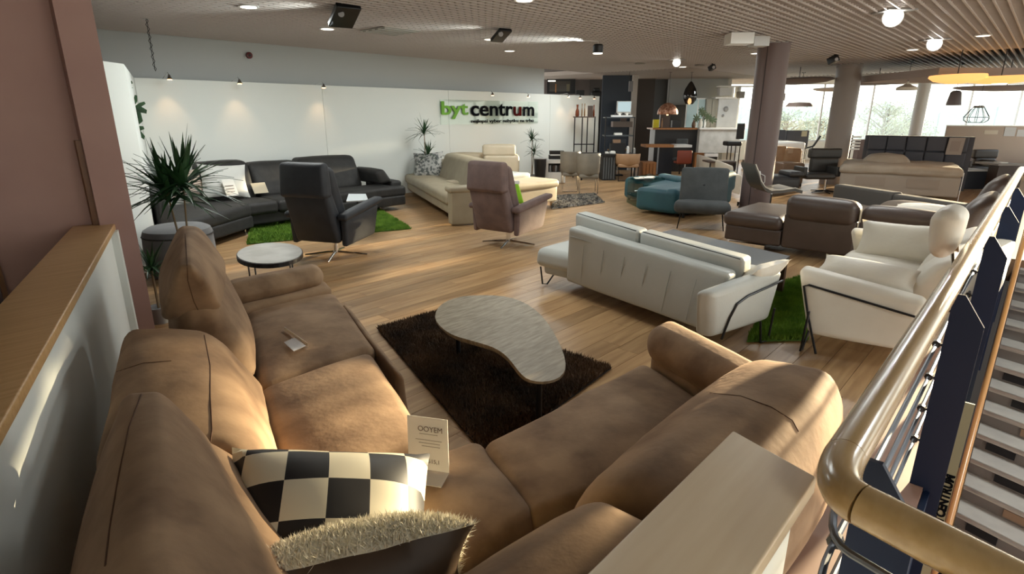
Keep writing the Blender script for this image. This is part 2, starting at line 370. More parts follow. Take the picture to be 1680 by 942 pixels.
# back partition, panels with joints
WY = 10.6
wb = MB().box(2.9, 15.62, WY + 0.02, WY + 0.12, 0, 2.33); wall_back = struct('wall_back', wb, white_paint)
xs = [2.92, 6.1, 9.35, 13.17, 15.62]
for i in range(4): MB().box(xs[i] + .004, xs[i + 1] - .004, WY, WY + 0.022, 0.08, 2.345).build('wall_panel', white_paint, wall_back, smooth=False)
MB().box(2.92, 15.6, WY - 0.012, WY, 0.0, 0.075).build('skirting', M('skirting_oak', (0.42, 0.30, 0.18), .5), wall_back, smooth=False)
struct('wall_back_upper', MB().box(-1, 13.25, 10.9, 11.05, 0, CEIL + .02), wall_grey)
# left return wall with plant niche
a = V((2.92, WY, 0)); b = G(183, 102, 2.35); b = up(b, 0); d = (b - a).normalized(); nrm = V((d.y, -d.x, 0))
b = up(G(203, 105, 2.345), 0); c = up(G(160, 99, 2.345), 0); rw = MB().prism([a, b, c, c + (a - b) * 1.02], 0, 2.345); struct('wall_left_return', rw, white_paint)
struct('wall_left', MB().prism([(-4, 13.5), (2.2, 13.5), (2.2, 13.6), (-4, 13.6)], 0, CEIL), wall_grey)
struct('wall_west', MB().box(-5, -4.9, -8, 15, 0, CEIL + .02), white_paint)
# left parapet with beech capping
LN = V((YN.y, -YN.x, 0))
cR = V((1.13, 5.2, 0)); cRn = cR - YN * 5.9
cw = 0.27
pw = MB().prism([cRn - LN * .03, cR - LN * .03, cR - LN * (cw - .03), cRn - LN * (cw - .03)], 0, 0.955)
par = struct('wall_parapet_left', pw, white_paint)
cp = MB(); cp.hexa([up(q, .955) for q in (cRn, cR, cR - LN * cw, cRn - LN * cw)], [up(q, 1.0) for q in (cRn, cR, cR - LN * cw, cRn - LN * cw)], .008, (0, 0, 0), n=2)
cp.build('wood_capping', oak_cap, par)
mbx = MB()
q = cR - YN * 0.12; mbx.obox(q - LN * .01, LN, YN, .05, .10, 0, .955); mbx.build('end_post', white_paint, par, smooth=False)
MB().prism([cRn - LN * .012, cR - LN * .012, cR - LN * .03, cRn - LN * .03], 0, 0.11).build('skirting', white_paint, par, smooth=False)
# mauve pier and wall behind parapet
p0 = V((1.235, 5.12, 0)); pd = V((-1, .12, 0)).normalized(); pn = V((pd.y, -pd.x, 0))
pi = MB()
pi.prism([p0 + V((.0, .0, 0)), p0 + V((0.03, .45, 0)), p0 + pd * .22 + V((0, .45, 0)), p0 + pd * .22], 0, CEIL)
struct('trim_3', pi, mauve)
wl0 = p0 + pd * .21 + V((0, .10, 0))
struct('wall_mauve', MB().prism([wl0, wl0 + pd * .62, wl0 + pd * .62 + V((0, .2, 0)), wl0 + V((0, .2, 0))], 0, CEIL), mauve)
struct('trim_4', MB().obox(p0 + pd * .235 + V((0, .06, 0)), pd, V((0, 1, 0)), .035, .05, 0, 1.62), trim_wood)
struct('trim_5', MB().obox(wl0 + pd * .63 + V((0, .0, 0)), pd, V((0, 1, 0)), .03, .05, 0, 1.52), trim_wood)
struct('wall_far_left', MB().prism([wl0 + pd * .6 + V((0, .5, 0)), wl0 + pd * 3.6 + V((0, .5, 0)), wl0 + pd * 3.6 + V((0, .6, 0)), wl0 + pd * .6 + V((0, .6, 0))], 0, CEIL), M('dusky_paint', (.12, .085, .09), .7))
cbx = thing('wall_box', 'small grey box on the wall behind the mauve wall, at the left frame edge', 'box', wl0 + pd * .8 + V((0, .45, 1.33)))
MB().obox(wl0 + pd * .86 + V((0, .46, 0)), pd, V((0, 1, 0)), .3, .07, 1.12, 1.32).build('casing', white_gl, cbx, smooth=False)
MB().obox(wl0 + pd * .86 + V((0, .42, 0)), pd, V((0, 1, 0)), .24, .012, 1.15, 1.29).build('lid', M('grey_plastic', (.4, .4, .4), .5), cbx, smooth=False)
# right parapet (near)
rA = V((-1.2, 0.465, 0)); rB = V((1.375, 0.465, 0)); rC = V((1.305, 0.24, 0)); rD = V((-1.2, 0.24, 0))
pr_ = struct('wall_parapet_right', MB().prism([rA + V((0, -.03, 0)), rB + V((-.03, -.03, 0)), rC + V((-.03, .03, 0)), rD + V((0, .03, 0))], 0, .955), white_paint)
MB().hexa([up(q, .955) for q in (rD, rC, rB, rA)], [up(q, 1.0) for q in (rD, rC, rB, rA)], .007, (0, 0, 0), n=2).build('wood_capping', maple_cap, pr_)
# facade with windows
fd = (FAC[1] - FAC[0]).normalized(); fn = fwd_.copy()
SILL = 0.75; HEAD = 3.0; FL = (FAC[1] - FAC[0]).length
fb = MB().prism([FAC[0], FAC[1], FAC[1] + fn * .2, FAC[0] + fn * .2], 0, SILL)
fb.prism([FAC[0], FAC[1], FAC[1] + fn * .2, FAC[0] + fn * .2], HEAD, CEIL + .1)
struct('wall_windows', fb, white_paint)
def window(n, a, b, nn, z0, z1, nm):
    d = (b - a).normalized(); L_ = (b - a).length
    fr = MB(); fr.bar(up(a, z0 + .02), up(b, z0 + .02), .07, .05); fr.bar(up(a, z1 - .02), up(b, z1 - .02), .07, .05)
    o = struct('window_%d' % n, fr, M('window_frame', (.55, .55, .55), .4))
    for i in range(nm + 1):
        p = a + d * L_ * i / nm; MB().obox(p, d, nn, .045, .07, z0, z1).build('mullion', MATS['window_frame'], o, smooth=False)
    for i in range(nm):
        p = a + d * L_ * (i + .5) / nm; MB().obox(p, d, nn, L_ / nm - .03, .008, z0 + .03, z1 - .03).build('pane', glass(), o, smooth=False)
window(1, FAC[0] + fn * .1, FAC[1] + fn * .1, fn, SILL, HEAD, 7)
# unseen glazed step added to let low sun in; then the south front
S0 = V((20.5, Yedge - .3, 0)); S1 = V((20.5, -8, 0))
struct('wall_east_lower', MB().box(20.45, 20.6, -8, Yedge - .3, 0, 0.35), white_paint)
struct('wall_east_sunblock', MB().box(20.45, 20.6, -8, Yedge - .3, 2.78, CEIL + .1), white_paint)  # unseen header added to shade the near sofa backs from the sun
window(2, S1, S0, V((1, 0, 0)), .35, 2.78, 3)
struct('wall_north_step', MB().box(20.6, fe(-.3).x, Yedge - .42, Yedge - .3, 0, .6), white_paint)
window(4, V((20.6, Yedge - .36, 0)), V((fe(-.3).x, Yedge - .36, 0)), V((0, 1, 0)), .6, CEIL, 6)
struct('wall_south_lower', MB().box(-5, 20.5, -8.1, -8, -.3, .8), white_paint)
struct('wall_south_upper', MB().box(-5, 20.5, -8.1, -8, 2.7, CEIL + .1), white_paint)
window(3, V((-5, -8.05, 0)), V((20.5, -8.05, 0)), V((0, 1, 0)), .8, 2.7, 10)
# kitchen back wall, in stretches
def KW(px0, px1, z0, z1, mat, name, f=22.0, th=.12, z_=None):
    a = up(VF(px0, 180, f), 0); b = up(VF(px1, 180, f), 0)
    return struct(name, MB().prism([a, b, b + fwd_ * th, a + fwd_ * th], z0, z1), mat)
KW(850, 966, 0, CEIL, M('greige_wall', (.16, .14, .135), .7), 'wall_kitchen_1')
KW(966, 988, 0, CEIL, M('dark_grey_wall', (.075, .07, .068), .7), 'wall_kitchen_2', 21.9)
KW(987, 1036, 0, CEIL, M('blue_wall', (.012, .022, .038), .5), 'wall_kitchen_3', 19.6)
KW(1036, 1044, 0, CEIL, M('pale_post', (.35, .32, .29), .5), 'trim_6', 19.4, .2)
KW(1044, 1072, 0, CEIL, M('brown_wall', (.035, .025, .02), .6), 'wall_kitchen_4', 21.5)
KW(1066, 1135, 0, CEIL, M('slate_wall', (.085, .09, .095), .6), 'wall_kitchen_5', 21.8)
KW(1135, 1196, 0, CEIL, M('pale_wall', (.33, .33, .32), .6), 'wall_kitchen_6', 21.9)
lw = VF(1097, 130, 21.7); KW(1096, 1190, 2.13, CEIL, M('pale_bulkhead', (.26, .27, .27), .6), 'trim_7', 21.4, .3)
# stairwell
pk = M('pink_wall', (0.36, 0.235, 0.19), 0.6)
struct('wall_stairwell', MB().box(1.2, 9.7, Yedge - .002, Yedge + .10, -3.4, -.01), pk)
struct('wall_stairwell_west', MB().prism([E0 + V((-.1, 0, 0)), E0, E0 - YN * 6, E0 - YN * 6 + V((-.1, 0, 0))], -3.4, -.3), pk)
struct('floor_lower', MB().box(-3, 14, -8, 4, -3.45, -3.4), M('lower_boards', (.34, .2, .08), .4, col2=(.42, .26, .11), nscale=3, stretch=(14, 1, 1)))
# ================================================================= STAIRS
st = thing('staircase', 'grey stone staircase rising from the floor below beside the wooden handrail', 'stairs', (8, -1, -2))
tread_m = M('tread_stone', (0.46, 0.44, 0.41), 0.6, col2=(0.52, 0.50, 0.46), nscale=6); riser_m = M('riser_grey', (0.20, 0.185, 0.175), 0.6); blackhole = M('riser_gap', (0.006, 0.006, 0.008), .7); tanp = M('riser_tan', (.30, .2, .13), .6); nos = M('steel_nosing', (.62, .6, .56), .3, metal=.8)
kx, kz = 0.28, 0.17
for k in range(-3, 16):
    X = 8.98 - kx * k; Z = -.44 - kz * k
    if Z > -0.02: continue
    y0, y1 = -.06, -3.0; sk = .325
    q = [(X, y0), (X + kx + .04, y0), (X + kx + .04 + sk * y1, y1), (X + sk * y1, y1)]
    MB().prism([V((a_, b_, 0)) for a_, b_ in q][::-1], Z - .05, Z).build('tread', tread_m, st, smooth=False)
    MB().bar((X - .004, y0, Z - .012), (X - .004 + sk * y1, y1, Z - .012), .018, .028).build('nosing', nos, st, smooth=False)
    MB().prism([V((X + .03, y0, 0)), V((X + .03 + sk * y1, y1, 0)), V((X + .05 + sk * y1, y1, 0)), V((X + .05, y0, 0))], Z - kz, Z - .05).build('riser', riser_m, st, smooth=False)
    if k % 2 == 1 or k > 2:
        t0 = -.15 - .12 * (k % 3)
        MB().prism([V((X + .022 + sk * t0, t0, 0)), V((X + .022 + sk * (t0 - .24), t0 - .24, 0)), V((X + .03 + sk * (t0 - .24), t0 - .24, 0)), V((X + .03 + sk * t0, t0, 0))], Z - .14, Z - .06).build('riser_slot', blackhole if k % 3 != 2 else tanp, st, smooth=False)
MB().hexp([(9.9, .0, -.35), (9.9, -.05, -.35), (4.9, -.05, -3.4), (4.9, 0, -3.4)], [(9.9, .0, -.02), (9.9, -.05, -.02), (4.9, -.05, -3.05), (4.9, 0, -3.05)]).build('stringer', navy, st, smooth=False)
def hz(X): return -1.07 + .607 * (X - 6.5)
sr = thing('stair_handrail', 'slim round wooden handrail sloping down along the staircase', 'handrail', (7, -.02, -1))
MB().tube([(4.2, -.02, hz(4.2)), (6.1, -.02, hz(6.1)), (6.11, -.02, hz(6.11)), (8.7, -.02, hz(8.7)), (9.4, -.02, hz(9.1))], .026, 12).build('rail', M('orange_rail', (.50, .25, .085), .3, coat=.4), sr)
for X in (4.7, 5.6, 6.5, 7.4, 8.3, 9.1):
    MB().bar((X, -.02, hz(X) - .95), (X, -.02, hz(X) - .03), .05, .012).build('baluster', black_m, sr, smooth=False)
    MB().tube([(X, -.02, hz(X) - .05), (X, -.02, hz(X) - .02)], .02, 8).build('bracket', black_m, sr)
for t in (.2, .35, .5, .65, .8): MB().tube([(4.3, .0, hz(4.3) - t), (9.1, .0, hz(9.1) - t)], .008, 6).build('rod', steel, sr)
MB().box(1.5, 9.7, Yedge - .03, Yedge - .004, -.75, -.01).build('fascia', navy, st, smooth=False)
BZ0 = -2.2
struct('wall_under_landing', MB().box(10.2, 10.3, -3.2, Yedge + .1, -3.4, -.3), M('under_stair', (.05, .055, .06), .7))
bn = thing('banner_sign', 'tall pale green sign with vertical dark lettering behind the stair handrail', 'sign', V((4.6, .04, -2.2)))

MB().box(4.6, 4.615, .012, .115, BZ0, -.06).build('board', M('sage_board', (.30, .30, .20), .6), bn, smooth=False)
tm = MB(); add_text(tm, 'DIREKTNI PRODEJ', .042, (4.597, .078, -1.05), (0, 0, 1), (0, 1, 0), .001, .001); tm.build('lettering', M('dark_print', (.03, .03, .025), .6), bn)
tm = MB(); add_text(tm, 'BYTCENTRUM', .075, (4.597, .018, -1.1), (0, 0, 1), (0, 1, 0), .001, .004); tm.build('large_lettering', print_blk, bn)
# ================================================================= MAIN RAILING
rl = thing('balustrade', 'thick round wooden handrail on navy steel posts with steel rods around the stairwell', 'railing', (1.34, .19, 0))
RZ = 1.05; ry = .20
el = V((1.30, ry, RZ)); dn = V((-.27, -.963, 0)).normalized()
straight = MB().tube([(1.35, ry, RZ), (5.2, ry, RZ), (11, ry, RZ)], .043, 20); straight.build('rail', rail_wood, rl)
c1 = V((1.346, ry, RZ)); c2 = G(1412, 828, RZ); ctrl = G(1358, 800, RZ); dn = (G(1622, 938, RZ) - c2).normalized()
bend = [(c1 * (1 - t) ** 2 + ctrl * 2 * t * (1 - t) + c2 * t * t) for t in [i / 12 for i in range(13)]]
MB().tube(bend, .0435, 20).build('rail_bend', rail_wood, rl)
MB().tube([c2 + dn * .003, c2 + dn * 2.4], .043, 20).build('rail', rail_wood, rl)
def post(P, d_, z0=-.55):
    n_ = d_; s_ = V((d_.y, -d_.x, 0)) * .07
    pts = [(-.9, z0), (1, z0), (1, RZ - .17), (-.3, RZ - .035), (-.9, RZ - .035)]
    vs1 = [P + s_ * a + n_ * .008 + V((0, 0, z)) for a, z in pts]; vs2 = [P + s_ * a - n_ * .008 + V((0, 0, z)) for a, z in pts]; n = len(pts)
    MB().add(vs1 + vs2, [tuple(range(n)), tuple(range(n, 2 * n))[::-1]] + [(i, n + i, n + (i + 1) % n, (i + 1) % n) for i in range(n)]).build('post', navy, rl, smooth=False)
for X in (1.44, 3.2, 4.95, 6.7, 8.5): post(V((X, ry - .085, 0)), V((1, 0, 0)))
post(c2 + dn * .16 - V((0, 0, RZ)) - V((dn.y, -dn.x, 0)) * .0, -dn)
post(c2 + dn * 1.3 - V((0, 0, RZ)), dn)
RODS = (.93, .76, .59, .42, .25)
for z in RODS:
    a = V((1.40, ry, z)); b = c2 + V((0, 0, z - RZ)); cc = up(ctrl, z)
    arc = [(a * (1 - t) ** 2 + cc * 2 * t * (1 - t) + b * t * t) for t in [i / 6 for i in range(7)]]
    MB().tube([(10.5, ry, z)] + arc + [b + dn * 2.2], .0085, 8).build('rod', steel, rl)
cl = MB()
for X in (1.44, 3.2, 4.95):
    for z in RODS: cl.tube([(X - .014, ry, z), (X + .014, ry, z)], .018, 8); cl.bar((X, ry, z), (X, ry - .05, z), .012)
cl.build('rod_clamps', black_m, rl, kind='stuff')
# ================================================================= COLUMNS
def column(px, py, pyt, rad, mat, label, cz=CEIL, groove=True):
    c = G(px, py); c = c + V((c.x, c.y, 0)).normalized() * rad
    t = thing('column', label, 'column', up(c, 0)); MB().lathe(up(c, 0), [(rad, 0), (rad, cz)], 32).build('shaft', mat, t)
    MB().lathe(up(c, 0), [(rad + .012, 0), (rad + .012, .09)], 32).build('base_ring', mat, t)
    if groove:
        d = (V((0, 0, 0)) - c).normalized(); d.z = 0; s_ = V((-d.y, d.x, 0)); q = c + (d * .93 - s_ * .36) * rad
        MB().bar(up(q, .1), up(q, cz), .012, .012).build('joint', M('joint_dark', (.04, .03, .03), .6), t, smooth=False)
    return c
colA = column(1236, 349, 75, .275, dark_mauve, 'dark mauve round column behind the slate armchair')
pb = G(1372, 300, 0); 
def column_at(c, rad, mat, label, lean=0):
    t = thing('column', label, 'column', up(c, 0)); MB().lathe(up(c, 0), [(rad, 0), (rad, CEIL + .04)], 28).build('shaft', mat, t)
    MB().lathe(up(c, CEIL - .1), [(rad + .015, 0), (rad + .015, .06)], 28).build('collar', mat, t)
column_at(up(VF(1388, 150, 15.6), 0), .30, M('grey_column', (.26, .225, .21), .5), 'grey round column between the two window bays')
column_at(up(VF(1515, 150, 21.5), 0), .2, M('pale_column', (.36, .37, .38), .5), 'slender pale column at the window behind the tufted headboard')
ex = thing('fire_extinguisher_holder', 'white wall holder with a hose loop on the mauve column', 'holder', V((colA.x, colA.y, .45)) - colA.normalized() * .34)
hp = V((colA.x, colA.y, 0)) - up(colA, 0).normalized() * .31
MB().cush(up(hp, .62), (.09, .06, .34), .03, (0, 0, 0), rz=YAW + 1.57).build('body', white_gl, ex)
MB().tube([up(hp + rgt_ * .04, .74), up(hp + rgt_ * .13, .70), up(hp + rgt_ * .14, .58), up(hp + rgt_ * .03, .5)], .008, 6).build('hose', white_gl, ex)
# ================================================================= BROWN CORNER SOFA
bs = thing('corner_sofa', 'large brown suede corner sofa with raised headrests in the foreground', 'sofa', (1.2, 1.6, 0))
def shift(p, d, t): return V(p) + V(d) * t
def block(name, bot, top, r, puff, mat=suede, n=9, na=.010, root=bs, nf=3.5): return MB().hexa(bot, top, r, puff, n, na, nf).build(name, mat, root)
SZ = .45
def seat(name, nl, nr, fr, fl_, puff=.035, z0=.20, r=.07, out=0.03):
    c = (nl + nr + fr + fl_) / 4
    bot = [up(p + (p - c).normalized() * out, z0) for p in (nl, nr, fr, fl_)]; top = [up(p + (p - c).normalized() * out, SZ - .005) for p in (nl, nr, fr, fl_)]
    return block(name, bot, top, r, (0, 0, puff))
s1 = [G(428, 632, SZ), G(612, 566, SZ), G(548, 478, SZ), G(402, 505, SZ)]
s2 = [G(480, 815, SZ), G(705, 722, SZ), G(606, 573, SZ), G(425, 634, SZ)]
s3 = [G(640, 1010, SZ), G(872, 836, SZ), G(785, 716, SZ), G(478, 822, SZ)]
s4 = [G(872, 842, SZ), G(1240, 712, SZ), G(1053, 590, SZ), G(797, 724, SZ)]
seat('seat_cushion', *s1); seat('seat_cushion', *s2); seat('seat_cushion', s3[0], s3[1], s3[2], s3[3], .03); seat('seat_cushion', *s4)
# plinth under the seats
MB().prism([G(480, 815, SZ) * 1, G(700, 722, SZ), G(548, 470, SZ), G(330, 500, SZ)], .07, .25).build('frame', suede, bs, smooth=False)
MB().prism([V((.5, .62, 0)), V((2.75, .62, 0)), G(1065, 600, SZ), G(805, 728, SZ), G(480, 815, SZ)], .07, .25).build('frame', suede, bs, smooth=False)
# footrest flap at the far seat's front
f0, f1 = G(560, 500, .42), G(648, 612, .42)
o_ = V((.10, -.035, 0))
block('footrest_flap', [up(f0, .1), up(f1, .1), up(f1 + o_ * .8, .1), up(f0 + o_ * .8, .1)], [up(f0, .44), up(f1, .44), up(f1 + o_ * .5, .38), up(f0 + o_ * .5, .40)], .035, (0, 0.02, 0), n=6)
# far arm, with bolster
a0, a1 = G(396, 516, SZ), G(545, 480, SZ)
yv = YN
block('armrest', [up(a0 - yv * 0 + V((0, 0, 0)), .12), up(a1, .12), up(a1 + yv * .26, .12), up(a0 + yv * .26, .12)], [up(a0 - (a1 - a0) * .2, .50), up(a1, .50), up(a1 + yv * .24, .50), up(a0 - (a1 - a0) * .2 + yv * .24, .50)], .05, (0, 0, 0))
b0 = G(372, 512, SZ + .02); b1 = G(534, 474, SZ + .02)
block('arm_bolster', [up(b0, .47), up(b1, .47), up(b1 + yv * .27, .47), up(b0 + yv * .27, .47)], [up(b0 + yv * .02, .64), up(b1 + yv * .02, .64), up(b1 + yv * .25, .64), up(b0 + yv * .25, .64)], .085, (0.01, 0.02, .01), n=10)
# right arm roll
c0, c1_ = G(1062, 596, SZ), G(1243, 712, SZ)
xv = V((1, 0, 0))
block('armrest', [up(c0, .12), up(c1_, .12), up(c1_ + xv * .28, .12), up(c0 + xv * .28, .12)][::-1], [up(c0, .52), up(c1_, .52), up(c1_ + xv * .28, .52), up(c0 + xv * .28, .52)][::-1], .06, (0, 0, 0))
block('arm_bolster', [up(c0 - xv * .03 + V((0, .03, 0)), .47), up(c1_ - xv * .03, .47), up(c1_ + xv * .29, .47), up(c0 + xv * .29 + V((0, .03, 0)), .47)][::-1], [up(c0 + xv * .0 + V((0, .03, 0)), .66), up(c1_, .66), up(c1_ + xv * .27, .66), up(c0 + xv * .27 + V((0, .03, 0)), .66)][::-1], .10, (.02, .0, .015), n=10)
# middle back, headrest folded flat
m_fl, m_fr, m_nr, m_nl = G(196, 532, .80), G(350, 533, .80), G(425, 740, .74), G(140, 745, .80)
bk_m = block('back_cushion', [up(m_nl, .25), G(482, 800, .42) , G(440, 640, .42), up(m_fl, .25)], [m_nl, m_nr, m_fr, m_fl], .11, (0, 0, .05), n=12)
# far back with raised headrest
block('back_cushion', [V((.78, 2.98, .35)), G(432, 632, .40), G(398, 512, .40), V((1.12, 4.05, .35))], [G(288, 450, 1.03), G(334, 462, .98), G(336, 384, 1.04), G(288, 380, 1.07)], .10, (.06, 0, .04), n=12, na=.014)
bk_th = block('headrest', [G(262, 530, .78), G(368, 512, .80), G(372, 430, .86), G(268, 428, .88)], [G(290, 440, 1.12), G(320, 440, 1.12), G(328, 370, 1.12), G(296, 368, 1.12)], .05, (.04, 0, .03), n=10, na=.012)
# near back with raised headrest
block('back_cushion', [V((-.32, .25, .40)), V((.42, .25, .40)), G(440, 760, .42), V((.22, 1.98, .40))], [V((-.16, .25, .88)), V((.20, .25, .84)), G(330, 708, .88), G(190, 690, .90)], .12, (.05, 0, .02), n=12, na=.012)
bk_nh = block('headrest', [V((-.24, .25, .72)), V((.26, .25, .70)), G(350, 730, .76), G(172, 720, .78)], [V((-.12, .25, 1.05)), V((.04, .25, 1.05)), G(272, 638, 1.03), G(208, 638, 1.03)], .06, (.05, 0, .03), n=12, na=.012)
# right wing backs
def wingback(x0, x1, ztop, yb, na=.012):
    return block('back_cushion', [V((x0, .36, .3)), V((x1, .36, .3)), V((x1, .98, .40)), V((x0, .98, .40))], [V((x0, .42, ztop)), V((x1, .42, ztop)), V((x1, yb, ztop - .03)), V((x0, yb, ztop - .03))], .12, (0.01, .05, .035), n=12, na=na)
bk_a = wingback(1.235, 2.52, .80, .80)
bk_b = block('back_cushion', [V((-.05, .49, .3)), V((1.20, .49, .3)), V((1.20, .95, .40)), V((.25, 1.05, .40))], [V((-.05, .49, .80)), V((1.20, .47, .80)), V((1.20, .76, .78)), V((.25, .86, .78))], .11, (0.01, .03, .035), n=12, na=.012)
MB().prism([V((1.42, .53, 0)), V((2.62, .44, 0)), V((2.62, .62, 0)), V((1.42, .62, 0))], .08, .62).build('frame', suede, bs, smooth=False)
# seams
from mathutils.bvhtree import BVHTree
def seam_on(o, px, r=.002, mat=seam_m):
    off = o.location.copy(); q = o.parent
    while q is not None: off += q.location; q = q.parent
    t = BVHTree.FromPolygons([v.co + off for v in o.data.vertices], [tuple(p.vertices) for p in o.data.polygons]); pts = []
    for i in range(len(px) - 1):
        for k_ in range(6):
            u = k_ / 6; d = ray(px[i][0] * (1 - u) + px[i + 1][0] * u, px[i][1] * (1 - u) + px[i + 1][1] * u).normalized(); h = t.ray_cast(C0, d)
            if h[0] is not None: pts.append(h[0] + h[1] * .0005)
    if len(pts) > 2: MB().tube(pts, r, 6).build('seam', mat, o)
seam_on(bk_m, [(333, 540), (345, 600), (345, 650), (348, 705), (343, 740)]); seam_on(bk_m, [(192, 610), (235, 596), (290, 592)])
seam_on(bk_nh, [(232, 648), (212, 700), (195, 780), (180, 870), (172, 940)]); seam_on(bk_th, [(304, 384), (307, 430), (308, 460), (318, 495), (328, 515)])
seam_on(bk_a, [(1165, 645), (1215, 650), (1265, 668), (1300, 690), (1312, 712)]); seam_on(bk_b, [(985, 792), (930, 815), (870, 850), (820, 890), (790, 925)])
def seam(pts, r=.003, mat=seam_m, root=bs): MB().tube(pts, r, 6).build('seam', mat, root)
for (x, y) in ((.55, .85), (2.5, .5), (1.9, 4.0), (2.6, 1.5), (1.6, 1.7)):
    MB().tube([(x, y, 0), (x, y, .09)], .025, 10).build('leg', black_m, bs)
# ================================================================= PILLOWS
def pillow_mb(w_, h_, th, n=18, na=.004, pinch=.10):
    mb = MB(); idx = {}
    def P(i, j, sg):
        u = -1 + 2 * i / n; v = -1 + 2 * j / n
        e = (max(0, 1 - abs(u) ** 2.4) * max(0, 1 - abs(v) ** 2.4)) ** .55
        sx = 1 - pinch * (1 - v * v) * 1.0 * abs(u) ; sy = 1 - pinch * (1 - u * u) * abs(v)
        p = V((u * w_ / 2 * sx, v * h_ / 2 * sy, sg * th / 2 * e + .0))
        return p + noise.noise_vector(p * 9 + V((sg, 3, 1))) * na
    for sg in (1, -1):
        for i in range(n + 1):
            for j in range(n + 1):
                edge = i in (0, n) or j in (0, n)
                kk = (i, j, 0 if edge else sg)
                if kk not in idx: idx[kk] = len(mb.v); mb.v.append(P(i, j, sg if not edge else 1))
    def I(i, j, sg): return idx[(i, j, 0 if (i in (0, n) or j in (0, n)) else sg)]
    top = []; bot = []
    for i in range(n):
        for j in range(n):
            top.append((I(i, j, 1), I(i + 1, j, 1), I(i + 1, j + 1, 1), I(i, j + 1, 1))); bot.append((I(i, j, -1), I(i, j + 1, -1), I(i + 1, j + 1, -1), I(i + 1, j, -1)))
    mb.f = top + bot; return mb, len(top)
def orient(o, c, ux, nz):
    nz = V(nz).normalized(); ux = V(ux); ux = (ux - nz * ux.dot(nz)).normalized(); uy = nz.cross(ux)
    m = Matrix((ux, uy, nz)).transposed().to_4x4(); m.translation = V(c); o.matrix_world = m
def pillow(name, label, c, ux, nz, w_, h_, th, mat, group=None, mat2=None, parts=(), n=14):
    mb, nt_ = pillow_mb(w_, h_, th, n); o = mb.build(name, mat, None, local=True)
    if mat2:
        o.data.materials.append(mat2)
        for i, p in enumerate(o.data.polygons): p.material_index = 0 if i < nt_ else 1
    orient(o, c, ux, nz); tag(o, label, 'pillow', group); return o
def checker_mat():
    m = bpy.data.materials.new('cowhide_checks'); m.use_nodes = True; t = m.node_tree; N = t.nodes; L = t.links; b = N['Principled BSDF']
    c = N.new('ShaderNodeTexCoord'); mp = N.new('ShaderNodeMapping'); mp.inputs['Location'].default_value = (.03, .05, .5); mp.inputs['Scale'].default_value = (1, 1, 0); L.new(c.outputs['Object'], mp.inputs[0])
    ck = N.new('ShaderNodeTexChecker'); ck.inputs['Scale'].default_value = 8.2; ck.inputs[1].default_value = (.72, .66, .50, 1); ck.inputs[2].default_value = (.012, .011, .012, 1)
    L.new(mp.outputs[0], ck.inputs[0]); L.new(ck.outputs[0], b.inputs['Base Color']); b.inputs['Roughness'].default_value = .55; return m
tow = (C0 - G(560, 800, .6)); tow.z = 0; tow.normalize(); side = V((-tow.y, tow.x, 0)) # side = screen right
if side.dot(rgt_) < 0: side = -side
pc = G(544, 860, .60)
pillow('cushion', 'black and cream checkered hide cushion on the brown corner sofa', pc, side * 1 - V((0, 0, .06)) + tow * .14, V((0, 0, .85)) + tow * .50 + side * .16, .64, .50, .32, checker_mat(), n=22)
fp_c = G(584, 962, .60)
fur_m = M('cream_fur', (.80, .74, .58), .8, sheen=.6); hide_m = M('brown_hide', (.055, .032, .016), .55, col2=(.08, .048, .026), nscale=6)
nzf = V((0, 0, .42)) - tow * .9
fp = thing('fur_cushion', 'cream sheepskin cushion with brown leather back in front of the checkered cushion', 'pillow', fp_c)
mb, nt_ = pillow_mb(.62, .40, .27, 16); fo_ = mb.build('cover', fur_m, None, local=True); fo_.parent = fp; fo_.data.materials.append(hide_m)
for i, p in enumerate(fo_.data.polygons): p.material_index = 0 if i < nt_ else 1
nz = nzf.normalized(); ux = side - nz * side.dot(nz); ux.normalize(); uy = nz.cross(ux); mrot = Matrix((ux, uy, nz)).transposed().to_4x4(); fo_.matrix_local = mrot
fr_ = random.Random(5); fm_ = MB(); me = fo_.data; me.calc_loop_triangles()
tops = [p for p in me.polygons if p.material_index == 0]
for q in range(30000):
    p = tops[fr_.randrange(len(tops))]; vs4 = [me.vertices[i].co for i in p.vertices]; a, b = fr_.random(), fr_.random()
    c = (vs4[0] * (1 - a) + vs4[1] * a) * (1 - b) + (vs4[3] * (1 - a) + vs4[2] * a) * b
    nn = (p.normal + V((fr_.gauss(0, .55), fr_.gauss(0, .55), fr_.gauss(0, .4)))).normalized(); L_ = .010 + fr_.random() * .014
    s_ = nn.cross(V((fr_.gauss(0, 1), fr_.gauss(0, 1), fr_.gauss(0, 1)))).normalized() * .0022
    e = c + nn * L_ + V((fr_.gauss(0, .006), fr_.gauss(0, .006), fr_.gauss(0, .004)))
    fm_.add([c - s_, c + s_, e], [(0, 1, 2)])
ff = fm_.build('fur', fur_m, fp, smooth=False, local=True, kind='stuff'); ff.matrix_local = mrot
